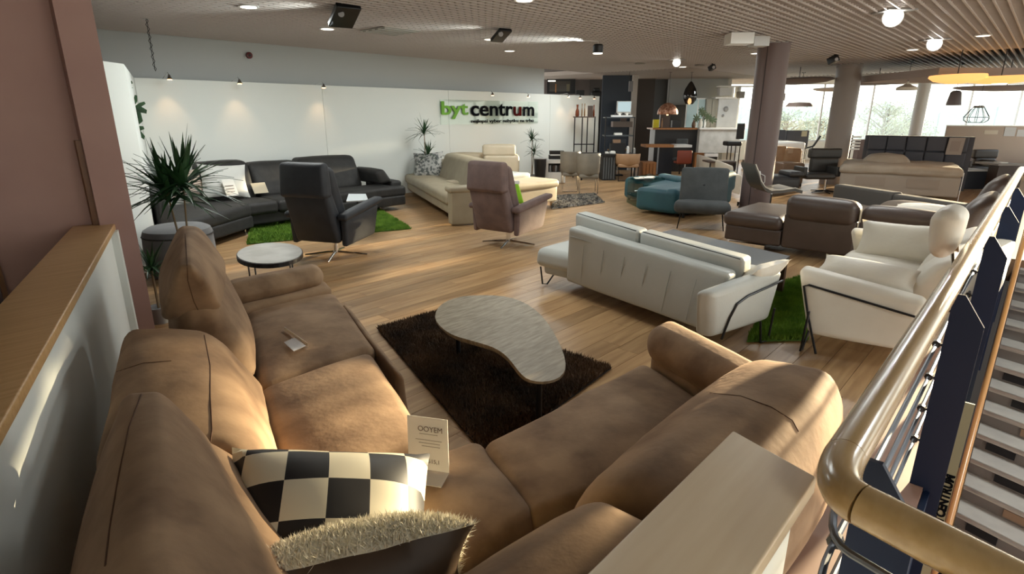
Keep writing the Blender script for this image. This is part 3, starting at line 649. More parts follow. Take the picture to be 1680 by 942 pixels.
# ================================================================= CARD HOLDERS
ch = thing('card_holder', 'bent acrylic stand holding a white price card on the brown sofa seat', 'sign', G(700, 785, SZ + .03))
zb = SZ + .035
bl, br = G(671, 767, zb), G(737, 777, zb); fl2, fr2 = G(672, 792, zb), G(724, 801, zb)
dz = VX  # unused
wv = (br - bl).normalized(); bk = V((-wv.y, wv.x, 0)); hgt = .20
tl = bl + bk * .05 + V((0, 0, hgt)) - wv * .018; tr = br + bk * .05 + V((0, 0, hgt)) - wv * .018
def slab(a, b, c, d, t):
    n_ = (V(b) - V(a)).cross(V(d) - V(a)).normalized() * t
    return MB().hexp([a, b, c, d], [V(a) + n_, V(b) + n_, V(c) + n_, V(d) + n_])
slab(bl, br, tr, tl, .002).build('panel', paper, ch, smooth=False)
slab(fl2, fr2, br, bl, .003).build('base', acrylic, ch, smooth=False)
tx = MB(); uu = (tr - tl).normalized(); vv = (tl - bl).normalized(); nn = uu.cross(vv); Wd = (tr - tl).length
add_text(tx, 'OOYEM', Wd * .175, tl + uu * Wd * .26 - vv * .055 + nn * .004, uu, vv, .0003, 0)
add_text(tx, 'DG 98515,1', Wd * .135, bl + uu * Wd * .12 + vv * .030 + nn * .004, uu, vv, .0003, 0)
for i, (x0, x1, y_) in enumerate(((.3, .75, .065), (.2, .85, .088), (.28, .8, .100), (.35, .8, .112))):
    p = tl + uu * Wd * x0 - vv * y_ + nn * .004; tx.bar(p, p + uu * Wd * (x1 - x0), .0016, .0006)
tx.build('lettering', ink, ch, smooth=False)
ch2 = thing('card_holder', 'thin price card seen edge-on on the far seat of the brown sofa', 'sign', G(487, 555, SZ + .02))
p0_, p1_ = G(470, 560, SZ + .03), G(503, 568, SZ + .03); ax = (p1_ - p0_).normalized(); ay = V((-ax.y, ax.x, 0))
slab(p1_ - ay * .0, p1_ + V((0, 0, .0)) + ax * .0 + ay * .004, V(G(466, 535, SZ + .10)) + ay * .004, G(466, 535, SZ + .10), .11).build('panel', paper, ch2, smooth=False) if False else None
e0, e1 = G(505, 568, SZ + .03), G(466, 534, SZ + .06)
MB().hexp([up(e0, SZ + .03), up(e0 + ax * .003, SZ + .03), up(e1 + ax * .003, SZ + .03), up(e1, SZ + .03)], [up(e0, SZ + .05), up(e0 + ax * .003, SZ + .05), up(e1 + ax * .003, SZ + .05), up(e1, SZ + .05)]).build('panel', paper, ch2, smooth=False)
slab(G(466, 562, SZ + .035), G(482, 577, SZ + .035), G(503, 567, SZ + .035), G(486, 553, SZ + .035), .002).build('base', acrylic, ch2, smooth=False)
# ================================================================= RUGS
def rug(name, label, quad, mat, mat2, n, blade, seed, wdt=.006, lean=.012, mats=None):
    q = [up(p, 0) for p in quad]; t = thing(name, label, 'rug', (q[0] + q[1] + q[2] + q[3]) / 4)
    MB().prism([p for p in q], .004, .016).build('backing', mat2, t, smooth=False)
    r_ = random.Random(seed); mb = MB(); mb.v = []; vv_ = mb.v; ff_ = mb.f
    for i in range(n):
        a, b = r_.random(), r_.random(); c = (q[0] * (1 - a) + q[1] * a) * (1 - b) + (q[3] * (1 - a) + q[2] * a) * b
        th = r_.random() * 6.283; dx, dy = math.cos(th) * wdt, math.sin(th) * wdt; h = blade * (.7 + .6 * r_.random())
        k_ = len(vv_); ex_, ey_ = r_.gauss(0, lean), r_.gauss(0, lean)
        vv_ += [V((c.x - dx, c.y - dy, .014)), V((c.x + dx, c.y + dy, .014)), V((c.x + ex_, c.y + ey_, .014 + h))]; ff_.append((k_, k_ + 1, k_ + 2))
    mb.build('pile', mat, t, smooth=False, kind='stuff'); return t
dk = M('dark_shag', (.045, .028, .018), .8, col2=(.16, .09, .045), nscale=3); gr = M('green_shag', (.09, .20, .012), .8, col2=(.18, .32, .03), nscale=7)
rug('shag_rug', 'dark brown shag rug under the kidney-shaped coffee table', [G(620, 542), G(800, 755), G(1003, 606), G(720, 514)], dk, M('dark_backing', (.01, .006, .005), .9), 52000, .035, 1, .005, .014)
rug('shag_rug', 'bright green shag rug under the blue-black recliner', [G(405, 402), G(675, 376), G(622, 344), G(415, 360)], gr, M('green_backing', (.05, .12, .01), .9), 40000, .035, 2, .007)
rug('shag_rug', 'green shag rug between the two white sofas', [G(1225, 562), G(1325, 560), G(1320, 455), G(1270, 470)], gr, MATS['green_backing'], 16000, .04, 3, .006)
wv_ = M('flat_weave', (.35, .32, .27), .8, col2=(.08, .08, .085), nscale=14, contrast=(.45, .55))
rug('woven_rug', 'pale speckled woven rug beside the beige sofa', [G(905, 344), G(992, 333), G(975, 318), G(900, 322)], wv_, wv_, 5000, .02, 4, .012)
# ================================================================= COFFEE TABLES
kt = thing('coffee_table', 'kidney-shaped grey oak coffee table on the dark rug', 'coffee table', G(820, 560, 0.0))
kp = [(713, 523), (716, 508), (728, 496), (752, 487), (785, 484), (820, 485), (848, 491), (872, 503), (893, 522), (912, 551), (925, 580), (929, 602), (922, 617), (905, 625), (885, 627), (866, 623), (853, 612), (842, 597), (830, 583), (814, 572), (795, 565), (770, 558), (745, 551), (725, 539)]
def smoothloop(P, k=2):
    for _ in range(k):
        o = []
        for i in range(len(P)):
            a, b = P[i], P[(i + 1) % len(P)]; o += [(a[0] * .75 + b[0] * .25, a[1] * .75 + b[1] * .25), (a[0] * .25 + b[0] * .75, a[1] * .25 + b[1] * .75)]
        P = o
    return P
kk = [G(x, y, .40) for x, y in smoothloop(kp, 1)]; cc = sum(kk, V((0, 0, 0))) / len(kk)
if ((kk[1] - kk[0]).cross(kk[2] - kk[1])).z < 0: kk = kk[::-1]
kt.location = up(cc, 0)
tp = MB(); n = len(kk); vs_ = [up(p, .40) for p in kk] + [up(p, .385) for p in kk] + [up(cc + (p - cc) * .94, .365) for p in kk]
tp.add(vs_, [tuple(range(n)), tuple(range(2 * n, 3 * n))[::-1]] + [(i + n, (i + 1) % n + n, (i + 1) % n, i) for i in range(n)] + [(i + 2 * n, (i + 1) % n + 2 * n, (i + 1) % n + n, i + n) for i in range(n)])
tp.build('tabletop', kidney_wood, kt)
for (px, py) in ((750, 510), (855, 520), (885, 600)):
    p = G(px, py, .38); MB().tube([up(p, .01), up(p, .37)], .018, 10).build('leg', black_m, kt)
ot = thing('coffee_table', 'low oval side table with marble top and black rim by the sofa', 'coffee table', G(440, 416, .02))
ca_, cb_ = (G(388, 416, .40) + G(497, 413, .40)) / 2, None
A_ = (G(497, 413, .40) - G(388, 416, .40)) / 2; B_ = (G(447, 398, .40) - G(440, 433, .40)) / 2
ov = [ca_ + A_ * math.cos(t * math.pi / 20) + B_ * math.sin(t * math.pi / 20) for t in range(40)]
MB().prism([up(ca_ + (p - ca_) * .97, 0) for p in ov], .395, .405).build('marble_top', marble, ot, smooth=False)
MB().prism([up(p, 0) for p in ov], .355, .398).build('rim', black_m, ot, smooth=False)
for t in (5, 15, 25, 35): p = ca_ + (ov[t] - ca_) * .85; MB().tube([up(p, 0), up(p, .36)], .009, 8).build('leg', steel, ot)
# ================================================================= DRACAENAS
def plant(name, label, c, hts, spread, stem_h, nleaf=46, seed=1, base_z=0, lw=.014, pot=None):
    r_ = random.Random(seed); c = V(c); t = thing(name, label, 'plant', up(c, base_z))
    sm_ = MB(); crowns = []
    for i, (dx, dy, h) in enumerate(hts):
        p1 = up(c + V((dx * .3, dy * .3, 0)), base_z + stem_h * .5); p2 = up(c + V((dx, dy, 0)), base_z + h)
        sm_.tube([up(c, base_z), p1, p2], [.014, .011, .009], 6); crowns.append(p2)
    sm_.build('stem', stem_m, t)
    for cr_ in crowns:
        for i in range(nleaf):
            az = i * 2.399 + r_.random() * .5; e = math.radians(r_.uniform(-5, 80)); L_ = spread * r_.uniform(.75, 1.1); hd = V((math.cos(az), math.sin(az), 0)); sd_ = V((-hd.y, hd.x, 0))
            st_ = cr_ + V((0, 0, r_.uniform(-.06, .05))); pts = []; lf = MB()
            for k_ in range(5):
                u = k_ / 4; d = hd * math.cos(e) * L_ * u + V((0, 0, math.sin(e) * L_ * u - .35 * L_ * u * u * math.cos(e))); ww = lw * (0.5 + 1.8 * u * (1 - u) * 2) * (1 - u * u * .95)
                lf.v += [st_ + d - sd_ * ww, st_ + d + V((0, 0, -.004)), st_ + d + sd_ * ww]
            for k_ in range(4): lf.f += [(3 * k_, 3 * k_ + 1, 3 * k_ + 4, 3 * k_ + 3), (3 * k_ + 1, 3 * k_ + 2, 3 * k_ + 5, 3 * k_ + 4)]
            lf.build('leaf', leaf, t)
    if pot:
        MB().lathe(up(c, base_z), [(pot * .75, 0), (pot, pot * 1.5), (pot * .9, pot * 1.5), (pot * .85, pot * 1.35)], 20).build('pot', M('grey_pot', (.25, .25, .25), .6), t)
    return t
pA = G(297, 400, .0); pA = up(lerp((0, 0, 0), G(297, 366, .55), .86), 0)
ph = VX(297, 315, pA.x).z
plant('potted_dracaena', 'spiky dark green dracaena rising behind the brown sofa headrest', pA, [(-.06, .05, ph - .06), (.07, -.03, ph + .04)], .60, .7, 84, 11, .0, .021, pot=.13)
pB = up(lerp((0, 0, 0), G(250, 450, .45), 1.0), 0)
plant('potted_dracaena', 'small dracaena partly hidden between the mauve pier and brown sofa', pB, [(0, 0, .48)], .30, .3, 34, 5, 0, .012, pot=.10)
def wallplant(px, pyc, pyl, label, Y, sp, seed):
    Y -= .12; cu = VY(px, pyc, Y); cl_ = VY(px + 1, pyl, Y)
    plant('potted_dracaena', label, up(cu, 0), [(0, 0, cu.z), (.05, -.03, cl_.z)], sp, .8, 34, seed, 0, .013, pot=.16)
wallplant(696, 218, 255, 'two-headed dracaena against the white wall left of the green lettering', 10.2, .42, 21)
wallplant(873, 228, 250, 'small two-headed dracaena below the right end of the black lettering', 10.25, .33, 22)
# monstera leaves behind return wall
mo = thing('monstera', 'dark split monstera leaf poking out at the white return wall', 'plant', V((2.5, 9.3, 1.5)))
nb = VY(212, 175, 9.2)
def monstera_leaf(c, s, rot, mb):
    o = []
    for i in range(25):
        t = -math.pi * .92 + 2 * math.pi * .92 * i / 24; rad = s * (.75 + .25 * math.cos(t)) * (1 if i % 3 else .55); o.append((math.sin(t) * rad * .75, math.cos(t) * rad))
    u = rgt_; v_ = V((0, 0, 1)); cs, sn = math.cos(rot), math.sin(rot)
    pts = [c + u * (x * cs - y_ * sn) + v_ * (x * sn + y_ * cs) + fwd_ * (.05 * x * x) for x, y_ in o]
    k_ = len(mb.v); mb.v.append(c - fwd_ * .02); mb.v += pts; mb.f += [(k_, k_ + 1 + i, k_ + 2 + i) for i in range(24)]
mo.location = nb
for (dx, dz, s, rt) in ((0, .28, .2, .6), (.08, .0, .30, 2.4), (.02, -.28, .24, 2.9), (-.08, .1, .25, 2.0)):
    mb = MB(); monstera_leaf(nb + rgt_ * dx + V((0, 0, dz)), s, rt, mb); mb.build('leaf', leaf, mo, smooth=False)
MB().tube([nb - rgt_ * .25 - V((0, 0, .55)), nb - rgt_ * .1, nb + V((0, 0, .3))], .01, 6).build('stem', stem_m, mo)
# ================================================================= POUF
pf = G(290, 372, .55); pr0 = (G(350, 378, .55) - G(233, 382, .55)).length / 2
t = thing('pouf', 'round grey velvet pouf behind the raised brown headrest', 'pouf', up(pf, 0)); pz = .55
MB().lathe(up(pf, 0), [(pr0 * .93, .0), (pr0, .08), (pr0 * 1.02, .3), (pr0, .48), (pr0 * .95, .53), (pr0 * .8, .56), (pr0 * .3, .57)], 28).build('body', M('grey_velvet', (.13, .13, .135), .7, col2=(.18, .18, .185), nscale=3, sheen=.6), t)
MB().lathe(up(pf, .455), [(pr0 * 1.01, 0), (pr0 * 1.025, .008), (pr0 * 1.01, .016)], 28).build('piping', charcoal, t)
# ================================================================= CHARCOAL WALL SOFA
ds = thing('corner_sofa', 'charcoal corner sofa along the white wall behind the green rug', 'sofa', (4.4, 9.2, 0))
def db(name, bot, top, r=.06, puff=(0, 0, .02), mat=charcoal, root=ds, n=5, na=.006): return MB().hexa(bot, top, r, puff, n, na).build(name, mat, root)
def rect(x0, x1, y0, y1, z): return [V((x0, y0, z)), V((x1, y0, z)), V((x1, y1, z)), V((x0, y1, z))]
yb = 10.35
xl = VY(400, 270, 10.2).x; xm = VY(482, 262, 10.2).x; xr = VY(575, 262, 10.2).x; xa = VY(612, 280, 9.9).x; x0_ = VY(318, 275, 10.2).x
zt = VY(440, 266, 10.1).z; zt2 = VY(520, 258, 10.1).z
for (a, b, z, lbl) in ((x0_, xl, VY(350, 266, 10.1).z, 0), (xl + .01, xm - .01, zt, 0), (xm, xr, zt2, 0)):
    db('back_cushion', rect(a, b, 9.75, yb, .42), rect(a, b, 10.05, yb, z), .09, (0, .03, .02), n=7)
sf = G(470, 372).y
db('seat_cushion', rect(xl - .9, xl, 9.05, 9.85, .26), rect(xl - .9, xl, 9.05, 9.85, .46)); db('seat_cushion', rect(xl, xm, 9.05, 9.85, .26), rect(xl, xm, 9.05, 9.85, .46)); db('seat_cushion', rect(xm, xr + .55, 9.15, 9.85, .26), rect(xm, xr + .55, 9.15, 9.85, .46))
db('base', rect(x0_, xr + .5, 9.12, 10.3, .10), rect(x0_, xr + .5, 9.12, 10.3, .28), .03, (0, 0, 0))
db('armrest', [V((xr + .1, 9.35, .50)), V((xa, 9.25, .56)), V((xa, 10.2, .56)), V((xr + .1, 10.2, .50))], [V((xr, 9.4, .74)), V((xa - .12, 9.35, .80)), V((xa - .12, 10.2, .80)), V((xr, 10.2, .78))], .06)
db('arm_support', rect(xr + .3, xr + .55, 9.3, 10.2, .1), rect(xr + .3, xr + .55, 9.3, 10.2, .55), .04)
# left wing of it
la = G(412, 372, .12); lb = G(262, 395, .12)
w0, w1_, w2_, w3 = G(270, 372, .46), G(412, 335, .46), V((xl - .5, 9.8, .46)), V((x0_ - .9, 9.9, .46))
db('seat_cushion', [up(p, .27) for p in (w0, w1_, w2_, w3)], [up(p, .46) for p in (w0, w1_, w2_, w3)], .07)
db('base', [up(p, .1) for p in (w0, w1_, w2_, w3)], [up(p, .28) for p in (w0, w1_, w2_, w3)], .03)
lo = -V((w1_ - w0).x, 0, 0) * 0 if False else V((0, 0, 0))
bw = (w1_ - w0).normalized()
db('back_cushion', [up(w0 - bw * .1, .4), up(w0 + bw * .22, .4), up(w3 + bw * .22, .4), up(w3 - bw * .1, .4)], [up(w0 - bw * .05, .86), up(w0 + bw * .12, .84), up(w3 + bw * .12, .9), up(w3 - bw * .05, .92)], .07, (.03, 0, .02), n=6)
for (x, y) in ((xl, 9.2), (xr, 9.3), (w0.x + .2, w0.y + .15), (w1_.x - .1, w1_.y + .1)): MB().tube([(x, y, 0), (x, y, .11)], .02, 8).build('leg', chrome, ds)
pp = VY(305, 300, 9.75); pillow('cushion', 'pale pink cushion behind the spiky leaves on the charcoal sofa', pp, (1, 0, .05), (0.2, -1, .35), .55, .42, .16, M('pale_pink', (.62, .50, .42), .7))
pp = VY(368, 297, 9.66); pillow('cushion', 'large white cushion leaning on the charcoal sofa', pp, (1, 0, -.12), (-.1, -1, .40), .72, .56, .20, M('white_cloth', (.60, .60, .57), .7))
cd = VY(380, 308, 9.45); t = thing('card', 'white printed card leaning on the large white cushion', 'sign', cd - V((0, 0, .1)))
MB().hexp([cd + V((-.09, 0, -.13)), cd + V((.10, 0, -.13)), cd + V((.10, .01, -.13)), cd + V((-.09, .01, -.13))], [cd + V((-.12, .05, .13)), cd + V((.06, .05, .13)), cd + V((.06, .06, .13)), cd + V((-.12, .06, .13))]).build('sheet', paper, t, smooth=False)
lt = MB()
for i in range(4): lt.bar(cd + V((-.09, -.004 + .02 * i - .01, -.06 + .045 * i)), cd + V((.04, -.004 + .02 * i - .01, -.06 + .045 * i)), .004, .01)
lt.build('print', ink, t, smooth=False)
cd = VY(427, 308, 9.7); t = tag(MB().hexp([cd + V((-.12, -.03, -.09)), cd + V((.12, -.03, -.09)), cd + V((.12, -.02, -.09)), cd + V((-.12, -.02, -.09))], [cd + V((-.14, .03, .08)), cd + V((.10, .03, .08)), cd + V((.10, .04, .08)), cd + V((-.14, .04, .08))]).build('card', M('buff_card', (.6, .52, .38), .6), smooth=False), 'buff card leaning on the charcoal sofa seat', 'sign')
# ================================================================= RECLINERS
def recliner(label, loc, rz, mat, s=1.0):
    t = thing('recliner', label, 'armchair', loc, rz=rz); t.scale = (s,) * 3
    def b(name, mb, m=mat): return mb.build(name, m, t, local=True)
    H = lambda bot, top, r=.04, puff=(0, 0, .015), n=5: MB().hexa([V(p) for p in bot], [V(p) for p in top], r, puff, n, .003)
    b('backrest', H([(-.30, -.32, .22), (.30, -.32, .22), (.28, -.12, .28), (-.28, -.12, .28)], [(-.29, -.50, .84), (.29, -.50, .84), (.27, -.34, .84), (-.27, -.34, .84)], .05, (0, .03, 0), 6))
    b('headrest', H([(-.31, -.52, .76), (.31, -.52, .76), (.30, -.36, .76), (-.30, -.36, .76)], [(-.29, -.50, 1.14), (.29, -.50, 1.14), (.28, -.36, 1.14), (-.28, -.36, 1.14)], .05, (0, .02, 0), 6))
    b('back_cushion', H([(-.26, -.22, .38), (.26, -.22, .38), (.26, .0, .38), (-.26, .0, .38)], [(-.27, -.40, 1.10), (.27, -.40, 1.10), (.26, -.25, 1.08), (-.26, -.25, 1.08)], .06, (0, .03, .01), 6))
    b('seat_cushion', H([(-.27, -.2, .28), (.27, -.2, .28), (.27, .40, .28), (-.27, .40, .28)], [(-.27, -.2, .46), (.27, -.2, .46), (.27, .42, .47), (-.27, .42, .47)], .06))
    b('back_seam', MB().tube([(-.05, -.405, .74), (.0, -.36, .52), (.02, -.335, .35)], .004, 5), seam_blk)
    for sx in (-1, 1):
        b('side_panel', H([(sx * .30, -.30, .20), (sx * .37, -.30, .20), (sx * .37, .30, .24), (sx * .30, .30, .24)] if sx > 0 else [(-.37, -.30, .20), (-.30, -.30, .20), (-.30, .30, .24), (-.37, .30, .24)],
                          [(.30, -.30, .52), (.39, -.30, .52), (.39, .40, .60), (.30, .40, .60)] if sx > 0 else [(-.39, -.30, .52), (-.30, -.30, .52), (-.30, .40, .60), (-.39, .40, .60)], .03, (.015, 0, 0)))
        x0, x1 = (.29, .42) if sx > 0 else (-.42, -.29)
        b('armrest', H([(x0, -.34, .50), (x1, -.34, .50), (x1, .46, .62), (x0, .46, .62)], [(x0, -.34, .57), (x1, -.34, .57), (x1, .46, .68), (x0, .46, .68)], .03))
    b('hub', MB().lathe((0, 0, .04), [(.03, 0), (.03, .14), (.09, .16), (.22, .19)], 16), chrome)
    for a in range(4):
        an = math.radians(20 + 90 * a); b('leg', MB().tube([(0, 0, .06), (math.cos(an) * .37, math.sin(an) * .37, .018)], [.018, .011], 8), chrome)
    return t
seam_blk = M('dark_seam', (.01, .01, .012), .7)
r1 = recliner('blue-black high-backed recliner on a chrome star base beside the green rug', G(552, 420), math.radians(-66), blueblack, 1.10)
r2 = recliner('plum brown suede recliner with a green label, on the open floor', G(834, 401), math.radians(-84), plum, 1.06)
gc = thing('cushion', 'lime green fabric sample hanging in the plum recliner', 'textile', r2.location + V((.25, .05, .5)))
gp = r2.location + V((.10, -.05, 0)); gu = V((.95, .3, 0)).normalized()
gq_ = VF(846, 317, depth(r2.location) + .02); gc.location = gq_
MB().hexa([gq_ + rgt_ * a + fwd_ * b + V((0, 0, -.15)) for a, b in ((-.06, 0), (.12, 0), (.12, .06), (-.06, .06))], [gq_ + rgt_ * a + fwd_ * b + V((0, 0, .13)) for a, b in ((-.12, 0), (.04, 0), (.04, .06), (-.12, .06))], .02, (0, 0, 0), 3).build('cloth', M('lime', (.30, .62, .02), .6), gc)
MB().obox(gq_ - rgt_ * .03 + fwd_ * .03, rgt_, fwd_, .17, .07, gq_.z + .13, gq_.z + .17).build('label', paper, gc, smooth=False)
wc = r1.location + V((.30, .20, 0)); t = thing('tablet_panel', 'pale square panel behind the armrest of the blue-black recliner', 'table', wc)
wp = G(632, 324, .62)
q = [G(612, 330, .60), G(645, 332, .60), G(655, 322, .60), G(628, 318, .60)] if False else [G(568, 330, .60), G(604, 328, .60), G(600, 318, .60), G(572, 318, .60)]
MB().prism([up(p, 0) for p in q], .585, .60).build('top', M('pale_blue_top', (.5, .54, .56), .4), t, smooth=False)
c_ = sum(q, V((0, 0, 0))) / 4; MB().tube([up(c_, 0), up(c_, .585)], .014, 8).build('leg', black_m, t)
# ================================================================= BEIGE SOFA
be = thing('sofa', 'olive beige leather sofa standing out from the white wall', 'sofa', G(735, 345))
def bb(name, bot, top, r=.05, puff=(0, 0, .02), mat=beige_leather, n=5, na=.004, root=None): return MB().hexa(bot, top, r, puff, n, na).build(name, mat, root or be)
F0 = G(661, 318, 0) ; F1 = G(741, 372, 0); fdv = (F0 - F1).normalized(); inn = V((fdv.y, -fdv.x, 0))
FLn = (F0 - F1).length
def be_pt(s, d, z): return up(F1 + fdv * s + inn * d, z)
def be_box(name, s0, s1, d0, d1, z0, z1, r=.05, puff=(0, 0, .02), tz=None, dsh=0): return bb(name, [be_pt(s0, d0, z0), be_pt(s0, d1, z0), be_pt(s1, d1, z0), be_pt(s1, d0, z0)], [be_pt(s0, d0 + dsh, z1), be_pt(s0, d1 + dsh, z1), be_pt(s1, d1 + dsh, z1), be_pt(s1, d0 + dsh, z1)], r, puff)
be_box('armrest', 0, .22, 0, .95, .02, .60, .03, (0, 0, 0)); be_box('arm_pad', -.03, .28, -.03, .9, .56, .65, .035)
be_box('armrest', FLn - .25, FLn, 0, .95, .12, .66, .03, (0, 0, 0))
be_box('front_rail', .2, FLn - .25, .03, .85, .16, .34, .03, (0, 0, 0)); be_box('seat_cushion', .24, FLn - .27, -.02, .75, .32, .50, .06, (0, 0, .03))
be_box('back_cushion', .24, FLn - 1.25, .55, .85, .45, 1.0, .08, (0, .03, .02), dsh=.18)
be_box('back_cushion', FLn - 1.22, FLn - .2, .60, .88, .45, .80, .08, (0, .03, .02), dsh=.14)
for s_ in (.1, FLn - .12): MB().bar(be_pt(s_, .1, .02), be_pt(s_, .85, .02), .04, .03).build('leg', chrome, be, smooth=False)
pp = VX(705, 282, G(705, 330, 0).x + .25); pp = be_pt(FLn - .62, .42, .70)
pillow('cushion', 'grey and white patterned cushion on the olive beige sofa', be_pt(FLn - .95, .42, .72), rgt_, -fwd_ - inn * .3 + V((0, 0, .35)), .70, .60, .18, M('leaf_print', (.50, .50, .48), .7, col2=(.12, .13, .13), nscale=16, contrast=(.45, .55)))
pillow('cushion', 'plain blue-grey cushion tucked behind the patterned one', be_pt(FLn - .62, .50, .72), rgt_, -fwd_ - inn * .3 + V((0, 0, .4)), .56, .54, .16, M('bluegrey_cloth', (.14, .16, .18), .8))
# second, cream corner sofa behind
b2 = thing('sofa', 'pale cream sofa with one raised headrest, behind the plum recliner', 'sofa', G(865, 340))
def K3(name, pts_bot, pts_top, mat, r=.06, puff=(0, 0, .02)): return MB().hexa(pts_bot, pts_top, r, puff, 5, .006).build(name, mat, b2)
cr_m = M('sand_leather', (.40, .34, .24), .5, col2=(.45, .38, .28), nscale=4, bump=.15, bscale=30)
e0, e1 = G(820, 356), G(917, 340)
ev = (e1 - e0).normalized(); eb = V((-ev.y, ev.x, 0))
def q2(s0, s1, d0, d1, z): return [up(e0 + ev * s0 + eb * d0, z), up(e0 + ev * s1 + eb * d0, z), up(e0 + ev * s1 + eb * d1, z), up(e0 + ev * s0 + eb * d1, z)]
EL = (e1 - e0).length
K3('base', q2(.0, EL, .05, 1.5, .12), q2(0, EL, .05, 1.5, .42), cr_m, .03, (0, 0, 0)); K3('seat_cushion', q2(-.1, EL + .02, .0, 1.5, .40), q2(-.1, EL + .02, .0, 1.5, .56), cr_m, .07)
K3('back_cushion', q2(-.25, .45, -.02, .35, .5), [up(p, .5) + V((0, 0, z)) - ev * .28 for p, z in zip(q2(-.25, .35, .0, .3, .5), (.50, .22, .22, .50))], cr_m, .09)
K3('seat_cushion', q2(.4, EL - .2, .6, 2.0, .52), q2(.4, EL - .2, .6, 2.0, .66), grey_leather, .05)
hA = VX(790, 238, 8.6)
def plate(px0, py0, px1, py1, f, th, lean=.05):
    a, b, c, d = VF(px0, py1, f), VF(px1, py1, f), VF(px1, py0, f), VF(px0, py0, f)
    return [a, b, b + fwd_ * th, a + fwd_ * th], [d + fwd_ * lean, c + fwd_ * lean, c + fwd_ * (th + lean), d + fwd_ * (th + lean)]
f2 = depth(G(850, 335)) + .3
K3('headrest', *plate(791, 238, 846, 256, f2 + .75, .16), cr_m, .05); K3('back_cushion', *plate(792, 254, 852, 300, f2 + .7, .3), cr_m, .08)
K3('back_cushion', *plate(733, 252, 800, 300, f2 + 1.0, .3), cr_m, .08)
for s_ in (.25, EL - .1): MB().bar(up(e0 + ev * s_ + eb * .1, 0.0), up(e0 + ev * s_ + eb * .1, .12), .06, .03).build('leg', chrome, b2, smooth=False)
# ================================================================= WHITE SOFA SEEN FROM BEHIND
ws = thing('sofa', 'pale grey-white leather sofa seen from behind in the middle of the floor', 'sofa', (5.1, 2.7, 0))
def wb_(name, bot, top, r=.05, puff=(0, 0, .02), mat=grey_leather, n=6, na=.004, root=None): return MB().hexa(bot, top, r, puff, n, na).build(name, mat, root or ws)
TL, TR = VX(932, 372, 4.40), VX(1197, 450, 4.22); BL, BR = G(926, 462, .13), G(1168, 550, .13)
tz = TL.z; yL = TL.y; yR = TR.y
wb_('back_panel', [up(BL, .13), up(BL, .13) + V((.35, 0, 0)), up(BR, .13) + V((.35, 0, 0)), up(BR, .13)][::-1], [TL, TL + V((.16, 0, 0)), TR + V((.16, 0, 0)), TR][::-1], .045, (0.02, 0, .0), n=8)
t1, t2, t3 = VX(943, 349, 4.60), VX(1049, 379, 4.54), VX(1222, 426, 4.44)
for (a, b, ed) in ((t1, t2, 0), (t2, t3, 1)):
    wb_('back_cushion', [V((a.x + .02, a.y, .40)), V((a.x + .25, a.y, .40)), V((b.x + .25, b.y + .01, .40)), V((b.x + .02, b.y + .01, .40))][::-1], [V((a.x, a.y, a.z)), V((a.x + .18, a.y, a.z)), V((b.x + .18, b.y + .01, b.z)), V((b.x, b.y + .01, b.z))][::-1], .035, (.02, 0, .0), n=6)
    MB().tube([(a.x + .012, a.y - .03, a.z - .006), (b.x + .012, b.y + .04, b.z - .006)], .004, 6).build('piping', seam_blk, ws)
sl_ = G(880, 400, .42); yc = sl_.y
wb_('seat_cushion', rect(4.62, 5.45, 1.70, yL - .0, .27), rect(4.62, 5.45, 1.70, yL, .43), .06)
wb_('chaise_end', rect(4.52, 5.45, yL + .01, yL + .54, .24), rect(4.53, 5.45, yL + .01, yL + .52, .44), .07)
wb_('base', rect(4.60, 5.4, 1.8, yL + .46, .15), rect(4.60, 5.4, 1.8, yL + .48, .28), .03, (0, 0, 0))
for k_ in range(1, 7):
    f_ = k_ / 7; a = lerp(TL, TR, f_); b = lerp(up(BL, .16), up(BR, .16), f_); MB().tube([lerp(a, b, .22) - V((.018, 0, 0)), lerp(a, b, .5) - V((.022, 0, 0)), lerp(a, b, .96) - V((.006, 0, 0))], .0022, 5).build('seam', M('leather_seam', (.30, .31, .29), .6), ws)
MB().tube([lerp(V((TL.x + .012, yL - .02, TL.z - .09)), V((TR.x + .012, yR + .02, TR.z - .09)), q) for q in (0, .5, 1)], .0025, 5).build('seam', MATS['leather_seam'], ws)
# right arm, leaning outwards
an, af = G(1172, 478, .60), G(1288, 442, .60); bn_, bf_ = G(1168, 552, .18), G(1262, 525, .18)
ao = V((-.02, .14, 0))
wb_('armrest', [up(bn_, .16), up(bf_, .18), up(bf_ + ao, .18), up(bn_ + ao, .16)], [up(an, .58), up(af, .60), up(af + ao, .60), up(an + ao, .58)], .05, (0, .01, .01))
t_in = .012
p = lambda u, v_: lerp(lerp(bn_, bf_, u), lerp(an, af, u), v_) + V((0, -.02, 0)) + (V((0, 0, 0)))
MB().tube([p(.12, -.1), p(.22, .35), p(.30, .60), p(.45, .70), p(.97, .80)], .009, 8).build('tube_frame', black_m, ws)
MB().tube([p(.78, .05) + V((0, 0, 0)), up(p(.84, 0), .01), up(p(.98, 0), .01), p(.98, .25)], .009, 8).build('leg', black_m, ws)
q = G(890, 470); MB().tube([up(q + V((0, .03, 0)), .22), up(q + V((.0, .0, 0)), .03), up(q + V((.08, .0, 0)), .01), up(q + V((.22, -.06, 0)), .2)], .009, 8).build('leg', black_m, ws)
for (x, y) in ((5.3, 2.0), (5.3, yL + .4)): MB().tube([(x, y, 0), (x, y, .2)], .012, 8).build('leg', black_m, ws)
pillow('cushion', 'small sunlit cream cushion at the arm of the white sofa seen from behind', up(G(1246, 446, .58), .55), (.9, -.25, 0), (.1, .55, .6), .46, .36, .14, cream_leather)
